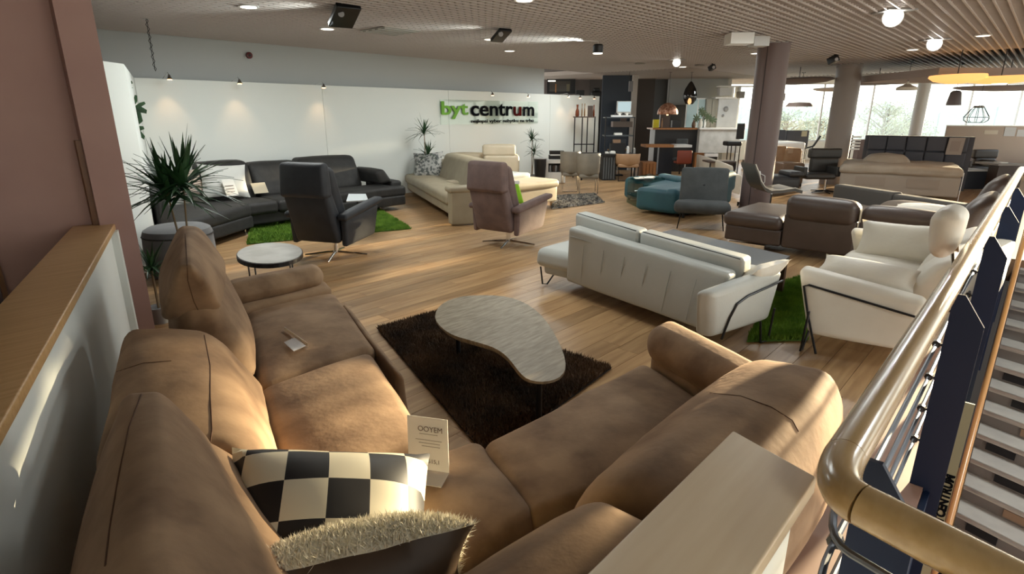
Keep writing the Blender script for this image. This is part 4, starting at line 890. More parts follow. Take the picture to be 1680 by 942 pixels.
# ================================================================= SECOND WHITE SOFA
w2 = thing('sofa', 'white two-seat sofa with a raised round headrest beside the wooden handrail', 'sofa', (5.9, .9, 0))
def w2b(*a, **k): return wb_(*a, root=w2, **k)
A0, A1 = G(1308, 445, .56), G(1522, 490, .56)   # near arm, top edge
B0, B1 = G(1322, 548, .16), G(1480, 590, .10)
xo = V((.16, 0, 0))
w2b('armrest', [up(B1, .16), up(B1 + xo, .16), up(B0 + xo, .16), up(B0, .16)], [up(A1, .52), up(A1 + xo, .54), up(A0 + xo, .60), up(A0, .58)], .05, (0, 0, .01), mat=cream_leather)
p = lambda u, v_: lerp(lerp(B0, B1, u), lerp(A0, A1, u), v_) - V((.02, 0, 0))
MB().tube([p(.10, -.25), p(.06, .3), p(.05, .78), p(.1, .82), p(.97, .70)], .009, 8).build('tube_frame', black_m, w2)
q = up(B0, 0); MB().tube([q + V((-.01, .0, .35)), q + V((0, .02, .01)), q + V((.05, .02, .01)), q + V((.1, 0, .2))], .009, 8).build('leg', black_m, w2)
w2b('base', rect(5.05, 6.75, .2, 1.22, .16), rect(5.05, 6.75, .25, 1.25, .28), .03, (0, 0, 0), mat=cream_leather)
w2b('seat_cushion', rect(5.12, 5.95, .55, 1.30, .27), rect(5.12, 5.95, .55, 1.32, .44), .06, mat=cream_leather); w2b('seat_cushion', rect(5.96, 6.78, .55, 1.30, .27), rect(5.96, 6.78, .55, 1.32, .44), .06, mat=cream_leather)
w2b('armrest', rect(6.78, 6.94, .3, 1.22, .16), [V((6.78, .3, .60)), V((6.96, .3, .60)), V((6.96, 1.38, .64)), V((6.78, 1.36, .64))], .05, mat=cream_leather)
w2b('back_panel', rect(5.05, 6.8, .14, .36, .2), [V((5.05, .02, .72)), V((6.8, .02, .72)), V((6.8, .20, .72)), V((5.05, .20, .72))], .06, mat=cream_leather)
w2b('back_cushion', rect(5.10, 5.94, .42, .66, .40), [V((5.10, .18, .80)), V((5.94, .18, .80)), V((5.94, .40, .78)), V((5.10, .40, .78))], .08, (0, .05, .02), mat=cream_leather)
w2b('back_cushion', rect(5.96, 6.78, .42, .66, .40), [V((5.96, .18, .82)), V((6.78, .18, .82)), V((6.78, .40, .80)), V((5.96, .40, .80))], .08, (0, .05, .02), mat=cream_leather)
hr = VY(1552, 375, .35)
w2b('headrest', [V((hr.x - .20, hr.y - .07, hr.z - .15)), V((hr.x + .20, hr.y - .07, hr.z - .15)), V((hr.x + .20, hr.y + .05, hr.z - .15)), V((hr.x - .20, hr.y + .05, hr.z - .15))], [V((hr.x - .20, hr.y - .09, hr.z + .13)), V((hr.x + .20, hr.y - .09, hr.z + .13)), V((hr.x + .20, hr.y + .07, hr.z + .13)), V((hr.x - .20, hr.y + .07, hr.z + .13))], .075, (0, .01, .01), mat=cream_leather)
MB().tube([(hr.x, hr.y - .06, hr.z - .1), (hr.x, .22, .70)], .02, 8).build('headrest_stay', chrome, w2)
pillow('cushion', 'white leather cushion propped at the far arm of the two-seat sofa', (6.62, .86, .60), (0, -1, .0), (-.92, .1, .45), .80, .40, .17, cream_leather)
pillow('cushion', 'white leather cushion lying on the near arm of the two-seat sofa', (5.14, .86, .585), (-.05, -1, -.08), (-.35, 0, .95), .74, .34, .14, cream_leather)
# ================================================================= SLATE LOW TABLE
lt_ = thing('coffee_table', 'low slate grey table behind the pale grey-white sofa', 'coffee table', (6.3, 2.5, 0))
P_ = [G(1296, 420, .42), G(1105, 376, .42), G(1040, 392, .42), G(1236, 462, .42)]
P_ = [up(p, 0) for p in P_][::-1] if ((P_[1] - P_[0]).cross(P_[2] - P_[1])).z < 0 else [up(p, 0) for p in P_]
MB().prism(P_, .38, .42).build('tabletop', M('slate_top', (.07, .075, .08), .45), lt_, smooth=False)
cc = sum(P_, V((0, 0, 0))) / 4
for q in P_: z_ = lerp(q, cc, .06); MB().obox(z_, (1, 0, 0), (0, 1, 0), .06, .06, 0, .38).build('leg', dark_wood, lt_, smooth=False)
MB().prism([lerp(q, cc, .05) for q in P_], .30, .38).build('apron', dark_wood, lt_, smooth=False)
# ================================================================= SLATE ARMLESS CHAIR
sc = G(1148, 378); sd2 = V((C0.x - sc.x, C0.y - sc.y, 0)).normalized(); ss = V((-sd2.y, sd2.x, 0)); sc = sc - sd2 * .35
chh = thing('lounge_chair', 'slate grey armless lounge chair with a square back before the dark mauve column', 'armchair', up(sc, 0))
def cb(n_, s0, s1, d0, d1, z0, z1, dl=0, r=.05, puff=(0, 0, .02), dz=0):
    B = [up(sc + ss * s0 + sd2 * d0, z0), up(sc + ss * s1 + sd2 * d0, z0), up(sc + ss * s1 + sd2 * d1, z0 - dz), up(sc + ss * s0 + sd2 * d1, z0 - dz)]
    T = [up(sc + ss * s0 + sd2 * (d0 + dl), z1), up(sc + ss * s1 + sd2 * (d0 + dl), z1), up(sc + ss * s1 + sd2 * (d1 + dl), z1 - dz), up(sc + ss * s0 + sd2 * (d1 + dl), z1 - dz)]
    return MB().hexa(B[::-1], T[::-1], r, puff, 6, .012, 6).build(n_, slate, chh)
cb('seat_cushion', -.44, .44, -.2, .42, .24, .42, 0, .08, dz=-.04); cb('backrest', -.38, .38, -.22, -.05, .34, .94, -.16, .05, (0, .04, .01))
for (a, b) in ((-.36, -.15), (.36, -.15), (-.36, .3), (.36, .3)): MB().tube([up(sc + ss * a + sd2 * b, 0), up(sc + ss * a * .9 + sd2 * b, .26)], .01, 6).build('leg', black_m, chh)
MB().lathe(sc - sd2 * .12 + ss * .0 + V((-sd2.x * 0, 0, .68)) + sd2 * .02, [(.018, 0), (.012, .01)], 10, ax=sd2).build('button', blueblack, chh)
# ================================================================= DARK BROWN SECTIONAL
db2 = thing('corner_sofa', 'dark brown leather corner sofa with sunlit headrests behind the white two-seater', 'sofa', (8.3, 1.6, 0))
def d2(name, bot, top, r=.06, puff=(0, 0, .02), mat=darkbrown, n=6, na=.005): return MB().hexa(bot, top, r, puff, n, na).build(name, mat, db2)
XB = 7.9
q0, q1, q2_ = VX(1290, 320, XB), VX(1413, 337, XB), VX(1556, 352, XB)
for a, b in ((q0, q1), (q1, q2_)):
    d2('back_cushion', rect(XB - .02, XB + .30, b.y + .01, a.y - .01, .45), [V((XB - .06, b.y + .01, a.z - .02)), V((XB + .24, b.y + .01, a.z - .02)), V((XB + .24, a.y - .01, a.z)), V((XB - .06, a.y - .01, a.z))], .11, (0.02, 0, .02))
    d2('back_panel', rect(XB, XB + .12, b.y + .01, a.y - .01, .10), rect(XB, XB + .12, b.y + .01, a.y - .01, .55), .03, (.01, 0, 0))
d2('seat_cushion', rect(XB - .05, XB + 1.25, q0.y, q0.y + .80, .30), rect(XB - .05, XB + 1.25, q0.y, q0.y + .80, .50), .09)
d2('base', rect(XB, XB + 1.2, q0.y, q0.y + .76, .10), rect(XB, XB + 1.2, q0.y, q0.y + .76, .32), .03, (0, 0, 0))
d2('seat_cushion', rect(XB + .25, XB + 1.05, .6, q0.y, .28), rect(XB + .25, XB + 1.05, .6, q0.y, .46), .07)
d2('armrest', rect(XB - .35, XB + 1.1, .36, .62, .1), rect(XB - .35, XB + 1.1, .36, .62, .62), .06)
for (px, py, sx_) in ((1605, 335, .42), (1632, 303, .42)):
    h_ = VY(px, py, .42)
    d2('headrest', rect(h_.x - sx_ - .1, h_.x + sx_ - .1, .36, .60, .55), [V((h_.x - sx_, .24, h_.z + .13)), V((h_.x + sx_, .24, h_.z + .13)), V((h_.x + sx_, .46, h_.z + .08)), V((h_.x - sx_, .46, h_.z + .08))], .11, (0, .03, .03), n=7, na=.015)
pillow('cushion', 'flat cream cushion on the dark brown corner sofa', VX(1520, 343, XB + .7), (0, 1, 0), (0, 0, 1), .7, .5, .12, cream_leather)
MB().bar((XB + .05, q0.y + .7, .05), (XB + .05, q0.y + .2, .05), .05, .06).build('leg', chrome, db2, smooth=False)
# grey-brown sofa in front of the bed
gs = thing('sofa', 'grey-brown low-backed sofa between the dark brown sofa and the bed', 'sofa', (11, 2, 0))
g0, g1_ = VX(1368, 302, 10.9), VX(1600, 333, 9.6)
gd = (up(g1_, 0) - up(g0, 0)).normalized(); gn_ = V((-gd.y, gd.x, 0)); GL = (up(g1_, 0) - up(g0, 0)).length
def gq(s0, s1, d0, d1, z): return [up(up(g0, 0) + gd * s0 + gn_ * d0, z) for s0, d0 in ((s0, d0), (s1, d0), (s1, d1), (s0, d1))]
hm = GL * .48
gsm = M('grey_brown_fabric', (.09, .08, .072), .7)
MB().hexa(gq(0, hm, 0, .22, .1), gq(0, hm, 0, .22, g0.z), .04, (0, 0, 0), 5).build('back_cushion', gsm, gs); MB().hexa(gq(hm, GL, 0, .22, .1), gq(hm, GL, 0, .22, g0.z - .02), .04, (0, 0, 0), 5).build('back_cushion', gsm, gs)
MB().hexa(gq(.1, GL, -.7, 0, .1), gq(.1, GL, -.7, 0, .42), .06, (0, 0, .02), 5).build('seat_cushion', M('fawn_fabric', (.20, .155, .12), .7), gs)
MB().hexa(gq(hm * 1.1, GL, -.5, -.02, .40), gq(hm * 1.2, GL, -.4, -.05, .60), .08, (0, 0, .03), 5).build('back_pillow', MATS['fawn_fabric'], gs)
# ================================================================= BED
bd = thing('bed', 'boxspring bed with rumpled beige bedding and slate tufted headboard', 'bed', G(1480, 318))
bf = depth(G(1470, 322)) - .3; bf0 = VF(1378, 290, bf + .6); bf1 = VF(1572, 318, bf - .6)
bdv = (up(bf1, 0) - up(bf0, 0)).normalized(); bnv = V((-bdv.y, bdv.x, 0)); BW = (up(bf1, 0) - up(bf0, 0)).length
if bnv.dot(fwd_) < 0: bnv = -bnv
def bq(s0, s1, d0, d1, z): return [up(up(bf0, 0) + bdv * a + bnv * b, z) for a, b in ((s0, d0), (s1, d0), (s1, d1), (s0, d1))]
zf = VF(1470, 287, depth(bq(BW / 2, 0, 0, 0, 0)[0])).z
sand = M('bed_fabric', (.36, .31, .26), .8); duv = M('beige_bedding', (.33, .28, .22), .8, col2=(.38, .33, .27), nscale=4, bump=.4, bscale=8)
MB().hexa(bq(0, BW, 0, 2.1, .08), bq(0, BW, 0, 2.1, zf), .04, (0, 0, 0), 6).build('box_base', sand, bd)
for a in (.14, .58): MB().hexp(bq(BW * a, BW * (a + .26), -.012, .01, zf - .27), bq(BW * a, BW * (a + .26), -.012, .01, zf - .07)).build('drawer_front', M('drawer_fabric', (.32, .27, .225), .8), bd, smooth=False)
MB().hexa(bq(-.04, BW + .04, -.05, 2.1, zf - .01), bq(-.02, BW + .02, -.02, 2.1, zf + .19), .08, (.0, .0, .03), 9, .03, 2.5).build('duvet', duv, bd)
MB().hexa(bq(.3, BW * .62, .7, 1.9, zf + .10), bq(.5, BW * .55, .9, 1.8, zf + .36), .10, (0, 0, .05), 6, .03, 3).build('pillow_mound', duv, bd)
MB().tube([bq(BW + .02, 0, .0, 0, .0)[0], bq(BW + .02, 0, 0, 0, zf + .1)[0]], .008, 6).build('edge_post', white_gl, bd)
hf = depth(bq(BW / 2, 0, 2.15, 0, 0)[0])
h0, h1 = VF(1426, 222, hf + .6), VF(1591, 229, hf - .6); hl = (h1 - h0).length; hz_ = h0.z
hd_ = (up(h1, 0) - up(h0, 0)).normalized(); hn_ = V((-hd_.y, hd_.x, 0));
if hn_.dot(fwd_) < 0: hn_ = -hn_
hbm = M('slate_headboard', (.07, .075, .095), .75)
def hq(s0, s1, d0, d1, z): return [up(up(h0, 0) + hd_ * a + hn_ * b, z) for a, b in ((s0, d0), (s1, d0), (s1, d1), (s0, d1))]
MB().hexp(hq(-.08, hl + .1, .03, .16, 0), hq(-.08, hl + .1, .03, .16, hz_)).build('headboard', hbm, bd, smooth=False)
rows = ((hz_ - .36, hz_ - .01), (hz_ - .72, hz_ - .37), (hz_ - 1.08, hz_ - .73))
for (z0, z1) in rows:
    for i in range(5): MB().hexa(hq(hl * i / 5 + .01, hl * (i + 1) / 5 - .01, -.04, .05, z0 + .005), hq(hl * i / 5 + .01, hl * (i + 1) / 5 - .01, -.04, .05, z1 - .005), .03, (0, .01, 0), 3).build('headboard_panel', hbm, bd)
t = thing('card', 'taupe information card fixed to the slate headboard', 'sign', hq(hl * .88, 0, -.06, 0, hz_ - .45)[0])
MB().hexp(hq(hl * .80, hl * .95, -.075, -.065, hz_ - .42), hq(hl * .81, hl * .96, -.075, -.065, hz_ - .02)).build('sheet', M('taupe_card', (.36, .31, .28), .6), t, smooth=False)
MB().hexp(hq(hl * .83, hl * .92, -.08, -.076, hz_ - .34), hq(hl * .835, hl * .925, -.08, -.076, hz_ - .10)).build('print', M('taupe_print', (.31, .26, .235), .6), t, smooth=False)
# ================================================================= TEAL SOFA, WHITE SOFA BEHIND, GLASS TABLE
ts = thing('corner_sofa', 'teal fabric corner sofa left of the dark mauve column', 'sofa', G(1120, 340))
k0, k1, k2 = G(1022, 328), G(1108, 358), G(1200, 338)
def tb(name, pts, z0, z1, r=.08, puff=(0, 0, .02), tops=None): return MB().hexa([up(p, z0) for p in pts], [up(p, z1) for p in (tops or pts)], r, puff, 6, .006).build(name, teal, ts)
td = (k1 - k0).normalized(); tn = V((-td.y, td.x, 0))
if tn.dot(fwd_) < 0: tn = -tn
tb('seat_section', [k0, k1, k1 + tn * .95, k0 + tn * .95], .06, .46)
te = (k2 - k1).normalized(); tn2 = V((-te.y, te.x, 0))
if tn2.dot(fwd_) < 0: tn2 = -tn2
zt_ = VF(1160, 283, depth(k2)).z
tb('seat_section', [k1, k2, k2 + tn2 * .8, k1 + tn2 * .9], .06, .48)
k2b = k2 + te * .15
for a in (0, 1, 2):
    u0, u1 = lerp(k1, k2b, .0 + a / 3), lerp(k1, k2b, (a + 1) / 3 - .01)
    tb('back_cushion', [u0, u1, u1 + tn2 * .3, u0 + tn2 * .3], .30, (.50, .62, .70)[a], .09)
tb('armrest', [k0, k0 + td * .3, k0 + td * .3 + tn * .95, k0 + tn * .95], .06, .50, .09)
tb('back_cushion', [k0 + tn * .75, k1 + tn * .75, k1 + tn * 1.0, k0 + tn * 1.0], .3, .56, .09)
for q_ in (k0, k1, k2): MB().tube([up(q_ + tn * .15 + td * .0, 0), up(q_ + tn * .15, .08)], .025, 8).build('leg', black_m, ts)
pp = up(VF(1137, 288, depth(k1) + .6), .52); 
t = thing('paper_tag', 'white folded paper tag on top of the teal sofa', 'sign', pp)
MB().hexa([pp + rgt_ * -.06, pp + rgt_ * .07, pp + rgt_ * .07 + fwd_ * .06, pp + rgt_ * -.06 + fwd_ * .06], [pp + rgt_ * -.05 + V((0, 0, .1)), pp + rgt_ * .08 + V((0, 0, .09)), pp + rgt_ * .08 + fwd_ * .06 + V((0, 0, .09)), pp + rgt_ * -.05 + fwd_ * .06 + V((0, 0, .1))], .015, (0, 0, 0), 3).build('fold', white_gl, t)
wsb = thing('sofa', 'cream leather sofa behind the teal one, at the mauve column', 'sofa', G(1205, 322))
m0, m1 = G(1165, 300), G(1214, 326)
def cq(d0, d1, s0, s1, z): return [up(lerp(m0, m1, s) + fwd_ * d, z) for s, d in ((s0, d0), (s1, d0), (s1, d1), (s0, d1))]
MB().hexa(cq(0, .8, -.3, 1, .08), cq(0, .8, -.3, 1, .5), .06, (0, 0, .02), 4).build('seat', cream_leather, wsb); MB().hexa(cq(.5, .8, -.3, 1, .4), cq(.55, .85, -.3, 1, .66), .08, (0, 0, .02), 4).build('back_cushion', cream_leather, wsb)
gt = thing('glass_side_table', 'clear glass waterfall side table before the teal sofa', 'side table', G(1055, 348))
n0, n1, n2 = G(1028, 332, 0), G(1052, 344, 0), G(1088, 332, 0)
gl2 = glass('tinted_glass', (.62, .74, .72), .12)
za = .50
a, b, c = up(n0, 0), up(n1, 0), up(n2, 0); d = a + (c - b)
MB().prism([a, b, c, d][::-1] if ((b - a).cross(c - b)).z < 0 else [a, b, c, d], za, za + .012).build('glass_top', gl2, gt, smooth=False)
def wall_(a, b, th=.01):
    q = (b - a).normalized(); n_ = V((-q.y, q.x, 0)) * th; return MB().prism([a, b, b + n_, a + n_], .0, za)
wall_(b, c).build('glass_side', gl2, gt, smooth=False); wall_(a, b).build('glass_side', gl2, gt, smooth=False)
cen = (a + b + c + d) / 4
for i, (dx, dy, s_) in enumerate(((-.08, .02, .22), (.12, .06, .18))):
    t = thing('magazine', ('open white brochure on the left of the glass side table', 'small cream booklet on the right of the glass side table')[i], 'magazine', up(cen + V((dx, dy, 0)), za + .012))
    for j in range(2): MB().obox(up(cen + V((dx, dy, 0)), 0) + rgt_ * s_ * (j - .5) * .9, rgt_, fwd_, s_ * .85, s_, za + .013 + .006 * j, za + .02 + .012 * j).build('page', paper, t, smooth=False)
# ================================================================= FAR FURNITURE helpers
def base_f(px, py): return depth(G(px, py))
def KB(px0, px1, z0, z1, f, th, mat, name, root, r=0.0, puff=(0, 0, 0)):
    a, b = up(VF(px0, 200, f), 0), up(VF(px1, 200, f), 0); q = [a, b, b + fwd_ * th, a + fwd_ * th]
    if r: return MB().hexa([up(p, z0) for p in q], [up(p, z1) for p in q], r, puff, 3).build(name, mat, root)
    return MB().hexp([up(p, z0) for p in q], [up(p, z1) for p in q]).build(name, mat, root, smooth=False)
def zf_(py, f, px=1100): return VF(px, py, f).z
# taupe office chairs
def shell_chair(px0, px1, pyb, pyt, label, mat, legm=chrome, hgt=None):
    f = base_f((px0 + px1) / 2, pyb); t = thing('dining_chair', label, 'chair', G((px0 + px1) / 2, pyb))
    zt = zf_(pyt, f); a = VF(px0, 200, f); wd = (VF(px1, 200, f) - a).length
    mb = MB(); n = 14; cx = (VF(px0, 200, f) + VF(px1, 200, f)) / 2
    for k_, (z, sc_) in enumerate(((.42, .82), (.5, .95), (zt - .02, 1.0), (zt, .97))):
        for i in range(n + 1):
            an = math.pi * (1.0 + i / n); p = up(cx, 0) + rgt_ * math.cos(an) * wd / 2 * sc_ + fwd_ * (.28 + math.sin(an) * .28 * sc_); mb.v.append(up(p, z))
    for k_ in range(3):
        for i in range(n): mb.f.append((k_ * (n + 1) + i, k_ * (n + 1) + i + 1, (k_ + 1) * (n + 1) + i + 1, (k_ + 1) * (n + 1) + i))
    o = mb.build('backrest', mat, t); so_ = o.modifiers.new('thick', 'SOLIDIFY'); so_.thickness = .03
    MB().hexa([up(up(cx, 0) + rgt_ * a_ + fwd_ * b_, .38) for a_, b_ in ((-.4 * wd, .05), (.4 * wd, .05), (.4 * wd, .5), (-.4 * wd, .5))], [up(up(cx, 0) + rgt_ * a_ + fwd_ * b_, .47) for a_, b_ in ((-.4 * wd, .05), (.4 * wd, .05), (.4 * wd, .5), (-.4 * wd, .5))], .03, (0, 0, .01), 3).build('seat', mat, t)
    for a_ in (-.38, .38):
        for b_ in (.06, .48): q = up(cx, 0) + rgt_ * a_ * wd + fwd_ * b_; MB().tube([up(q, 0), up(q, .40)], .011, 6).build('leg', legm, t)
    for b_ in (.06,): MB().tube([up(up(cx, 0) - rgt_ * .38 * wd + fwd_ * b_, .012), up(up(cx, 0) + rgt_ * .38 * wd + fwd_ * b_, .012)], .009, 6).build('runner', legm, t)
    return t
shell_chair(922, 957, 316, 249, 'taupe leather tub chair on chrome legs, left of the pair by the woven rug', taupe)
shell_chair(950, 991, 320, 252, 'taupe leather tub chair on chrome legs, right of the pair by the woven rug', taupe)
shell_chair(1015, 1058, 298, 253, 'tan leather tub chair with black legs beside the black desk', tan_m, black_m)
# black desk and stool
dsk = thing('desk', 'black desk with papers between the taupe and tan chairs', 'desk', G(1000, 305)); f = base_f(1000, 300) + .5
KB(955, 1048, .70, .74, f, .8, black_m, 'desktop', dsk); KB(992, 1014, 0.0, .70, f + .1, .6, M('ribbed_black', (.02, .022, .026), .5), 'pedestal', dsk)
for i in range(5): KB(993 + 4.2 * i, 995.5 + 4.2 * i, .04, .64, f + .07, .03, M('rib_grey', (.09, .10, .11), .4), 'rib', dsk)
for px in (957, 1046): KB(px - 1, px + 1.5, 0, .70, f + .1, .05, black_m, 'leg', dsk)
for i, (px, w_, h_, mt, lb, nm, ct) in enumerate(((998, 7, .03, paper, 'stack of white papers on the black desk, nearer its left end', 'paper_stack', 'paper'), (1008, 9, .05, paper, 'small white papers in the middle of the black desk', 'paper_stack', 'paper'), (1033, 4, .16, white_gl, 'white desk lamp body on the right of the black desk', 'desk_lamp', 'lamp'), (1043, 5, .12, M('grey_box', (.45, .45, .45), .5), 'grey box on the right end of the black desk', 'box', 'box'))):
    t = thing(nm, lb, ct, up(VF(px, 250, f + .3), .74)); KB(px - w_ / 2, px + w_ / 2, .742, .742 + h_, f + .25, .16, mt, 'body', t, ); KB(px - w_ / 3, px + w_ / 3, .742 + h_, .75 + h_ * 1.2, f + .28, .1, paper, 'top', t)
ex_ = thing('office_chair', 'black office chair behind the black desk', 'chair', up(VF(1025, 250, f + 1.3), 0))
KB(1003, 1030, .45, .54, f + 1.2, .45, black_m, 'seat', ex_, .03); KB(1005, 1029, .6, 1.08, f + 1.6, .08, M('navy_black', (.012, .016, .022), .5), 'backrest', ex_, .03); KB(1015, 1018, .03, .45, f + 1.4, .05, chrome, 'stem', ex_); KB(1006, 1027, .0, .04, f + 1.3, .3, black_m, 'base', ex_)
# black high stand with ornaments
f = depth(up(VY(958, 262, 10.0), 0)); hs = thing('high_stand', 'tall black metal stand with ornaments against the white wall end', 'stand', up(VY(958, 262, 10.0), 0))
zt = zf_(193, f, 958)
for px in (943, 955.5, 964, 976): KB(px - .9, px + .9, 0, zt, f + (.0 if px in (943, 976) else .3), .03, black_m, 'leg', hs)
KB(942, 977, zt, zt + .03, f, .36, M('bronze_top', (.08, .045, .03), .5), 'top', hs); KB(942, 977, .95, .98, f, .03, black_m, 'crossbar', hs); KB(942, 977, .34, .37, f, .03, black_m, 'crossbar', hs)
for i, (px, w_, h_, mt, nm, lb) in enumerate(((947, 6, .33, M('copper', (.20, .05, .02), .3, metal=.6), 'vase', 'copper red vase at the left of the tall stand'), (954.5, 2, .36, M('brass', (.25, .14, .05), .3, metal=.7), 'candlestick', 'left slim brass candlestick on the tall stand'), (959, 2, .36, MATS['brass'], 'candlestick', 'right slim brass candlestick on the tall stand'), (968, 8, .30, dark_wood, 'box', 'dark box at the right of the tall stand'), (974, 3, .32, MATS['copper'], 'bottle', 'dark copper bottle at the right edge of the tall stand'))):
    c = up(VF(px, 190, f + .15), zt + .03); r_ = w_ * f / 972 / 2
    if nm == 'box': t = tag(MB().obox(up(c, 0), rgt_, fwd_, r_ * 2, .1, zt + .03, zt + .03 + h_).build(nm, mt, smooth=False), lb, 'ornament', 'ornaments on the tall stand')
    else: t = tag(MB().lathe(c, [(r_ * .8, 0), (r_ * 1.1, h_ * .1), (r_, h_ * .45), (r_ * .45, h_ * .7), (r_ * .6, h_ * .95), (r_ * .7, h_)], 12).build(nm, mt), lb, 'ornament', 'ornaments on the tall stand')
# low white cabinet, printer and bin by wall
f = depth(VY(893, 285, 9.9)); cab = thing('cabinet', 'low white cabinet with open shelf left of the taupe chairs', 'cabinet', up(VF(912, 292, f + .2), 0))
z1 = zf_(262, f, 910)
KB(896, 930, .02, .30, f, .5, white_gl, 'body', cab); KB(896, 930, z1 - .10, z1, f, .5, white_gl, 'top', cab); KB(896, 901, .3, z1 - .1, f, .5, white_gl, 'side', cab); KB(901, 930, .3, z1 - .1, f + .3, .2, black_m, 'shelf_back', cab)
for i in range(6): tag(KB(903 + 3.2 * i, 905.4 + 3.2 * i, .31, z1 - .16, f + .08, .2, [M('binder_grey', (.25, .25, .26), .6), black_m, dark_wood][i % 3], 'binder', None), 'dark binder in the open shelf of the low white cabinet', 'binder', 'binders in the low white cabinet')
pr2 = thing('printer', 'black and white printer on the low white cabinet', 'printer', up(VF(915, 255, f + .2), z1)); KB(902, 929, z1 + .002, z1 + .10, f + .1, .35, black_m, 'body', pr2); KB(904, 929, z1 + .10, z1 + .13, f + .1, .35, white_gl, 'tray', pr2); KB(903, 927, z1 + .13, z1 + .22, f + .12, .3, black_m, 'lid', pr2)
bnn = thing('waste_bin', 'black wire bin left of the low white cabinet', 'bin', up(VF(886, 285, f - .25), 0)); cbn = up(VF(886, 280, f - .25), 0); MB().lathe(cbn, [(.13, 0), (.17, z1 + .05), (.155, z1 + .05), (.12, .05)], 16).build('body', black_m, bnn); MB().lathe(up(cbn, z1 + .04), [(.172, 0), (.178, .01), (.172, .02)], 16).build('rim', M('grey_rim', (.4, .4, .4), .4), bnn)
# dark display shelf by the blue wall
f = 16.5; sh = thing('display_shelf', 'black metal display shelf in front of the blue wall', 'shelf', up(VF(1020, 260, f), 0))
zt = zf_(192, f, 1020)
for px in (994, 1041): KB(px - .8, px + .8, 0, zt, f, .03, black_m, 'upright', sh); KB(px - .8, px + .8, 0, zt, f + .4, .03, black_m, 'upright', sh)
for z in (zt, zf_(222, f), zf_(252, f)): KB(993, 1042, z - .03, z, f, .43, M('smoked_shelf', (.04, .05, .06), .3), 'shelf_board', sh)
t = thing('crate', 'long white tray of small objects on the top board of the black shelf', 'tray', up(VF(1020, 190, f + .2), zt)); KB(1004, 1037, zt + .002, zt + .05, f + .1, .25, white_gl, 'tray', t); 
for i in range(4): KB(1009 + 6 * i, 1012 + 6 * i, zt + .05, zt + .11, f + .15, .1, [black_m, paper][i % 2], 'item', t)
z2 = zf_(222, f); t = tag(KB(1010, 1022, z2 + .001, z2 + .06, f + .1, .2, paper, 'book_stack', None), 'pale book stack on the middle board of the black shelf', 'books')
z3 = zf_(252, f); t = thing('speaker', 'black box speaker with brass knobs on the lower board of the black shelf', 'speaker', up(VF(1016, 240, f + .2), z3)); KB(1004, 1028, z3 + .001, z3 + .28, f + .1, .2, black_m, 'body', t)
for px in (1000, 1030): KB(px - 1, px + 1, z3 + .08, z3 + .12, f + .06, .04, MATS['brass'], 'knob', t)
t = tag(KB(1008, 1020, z3 + .285, z3 + .38, f + .12, .15, M('kraft', (.45, .30, .2), .7), 'cardboard_box', None), 'small kraft box on top of the black box speaker', 'box')
# screen
f = 18.9; z0, z1 = zf_(186, f, 1020), zf_(167, f, 1020)
t = thing('monitor', 'bright grey screen in a white frame before the blue wall', 'screen', up(VF(1022, 185, f), z0)); KB(1011, 1034.5, z0 - .02, z1 + .02, f, .06, white_gl, 'frame', t); KB(1012.5, 1033.5, z0 + .05, z1, f - .01, .01, M('screen_picture', (.2, .25, .26), .3, emit=(.42, .55, .58), estr=.8), 'screen', t); KB(1018, 1028, z0 - .25, z0 - .02, f + .02, .04, dark_wood, 'stand', t); KB(1006, 1038, z0 - .42, z0 - .25, f - .1, .4, M('taupe_unit', (.13, .10, .085), .6), 'shelf', t)
# kitchen island
f = 19.0; bi = thing('bar_counter', 'black bar counter with wooden worktop in the kitchen area', 'counter', G(1100, 274))
zt = zf_(210, f, 1110); print('bar top', zt, f)
KB(1076, 1149, 0, zt - .05, f, .7, M('bar_black', (.010, .010, .012), .5), 'front', bi); KB(1072, 1150, zt - .05, zt, f - .08, .85, wood_oran, 'worktop', bi)
bi2 = thing('kitchen_island', 'pale concrete faced island right of the black bar counter', 'counter', G(1185, 274))
KB(1150, 1217, .62, zt - .04, f - .25, .8, conc, 'front', bi2); KB(1149, 1218, zt - .04, zt, f - .3, .9, white_gl, 'worktop', bi2); KB(1146, 1162, 0, .62, f - .2, .5, wood_oran, 'end_panel', bi2); KB(1190, 1217, 0, .62, f + .1, .5, white_paint, 'back_panel', bi2)
dwf = f - .3; t = thing('oven', 'white built-in appliance with black window under the concrete island', 'appliance', up(VF(1173, 270, dwf), 0)); KB(1162, 1184, 0, .60, dwf, .5, white_gl, 'body', t); KB(1163, 1183, .40, .50, dwf - .01, .02, black_m, 'window', t)
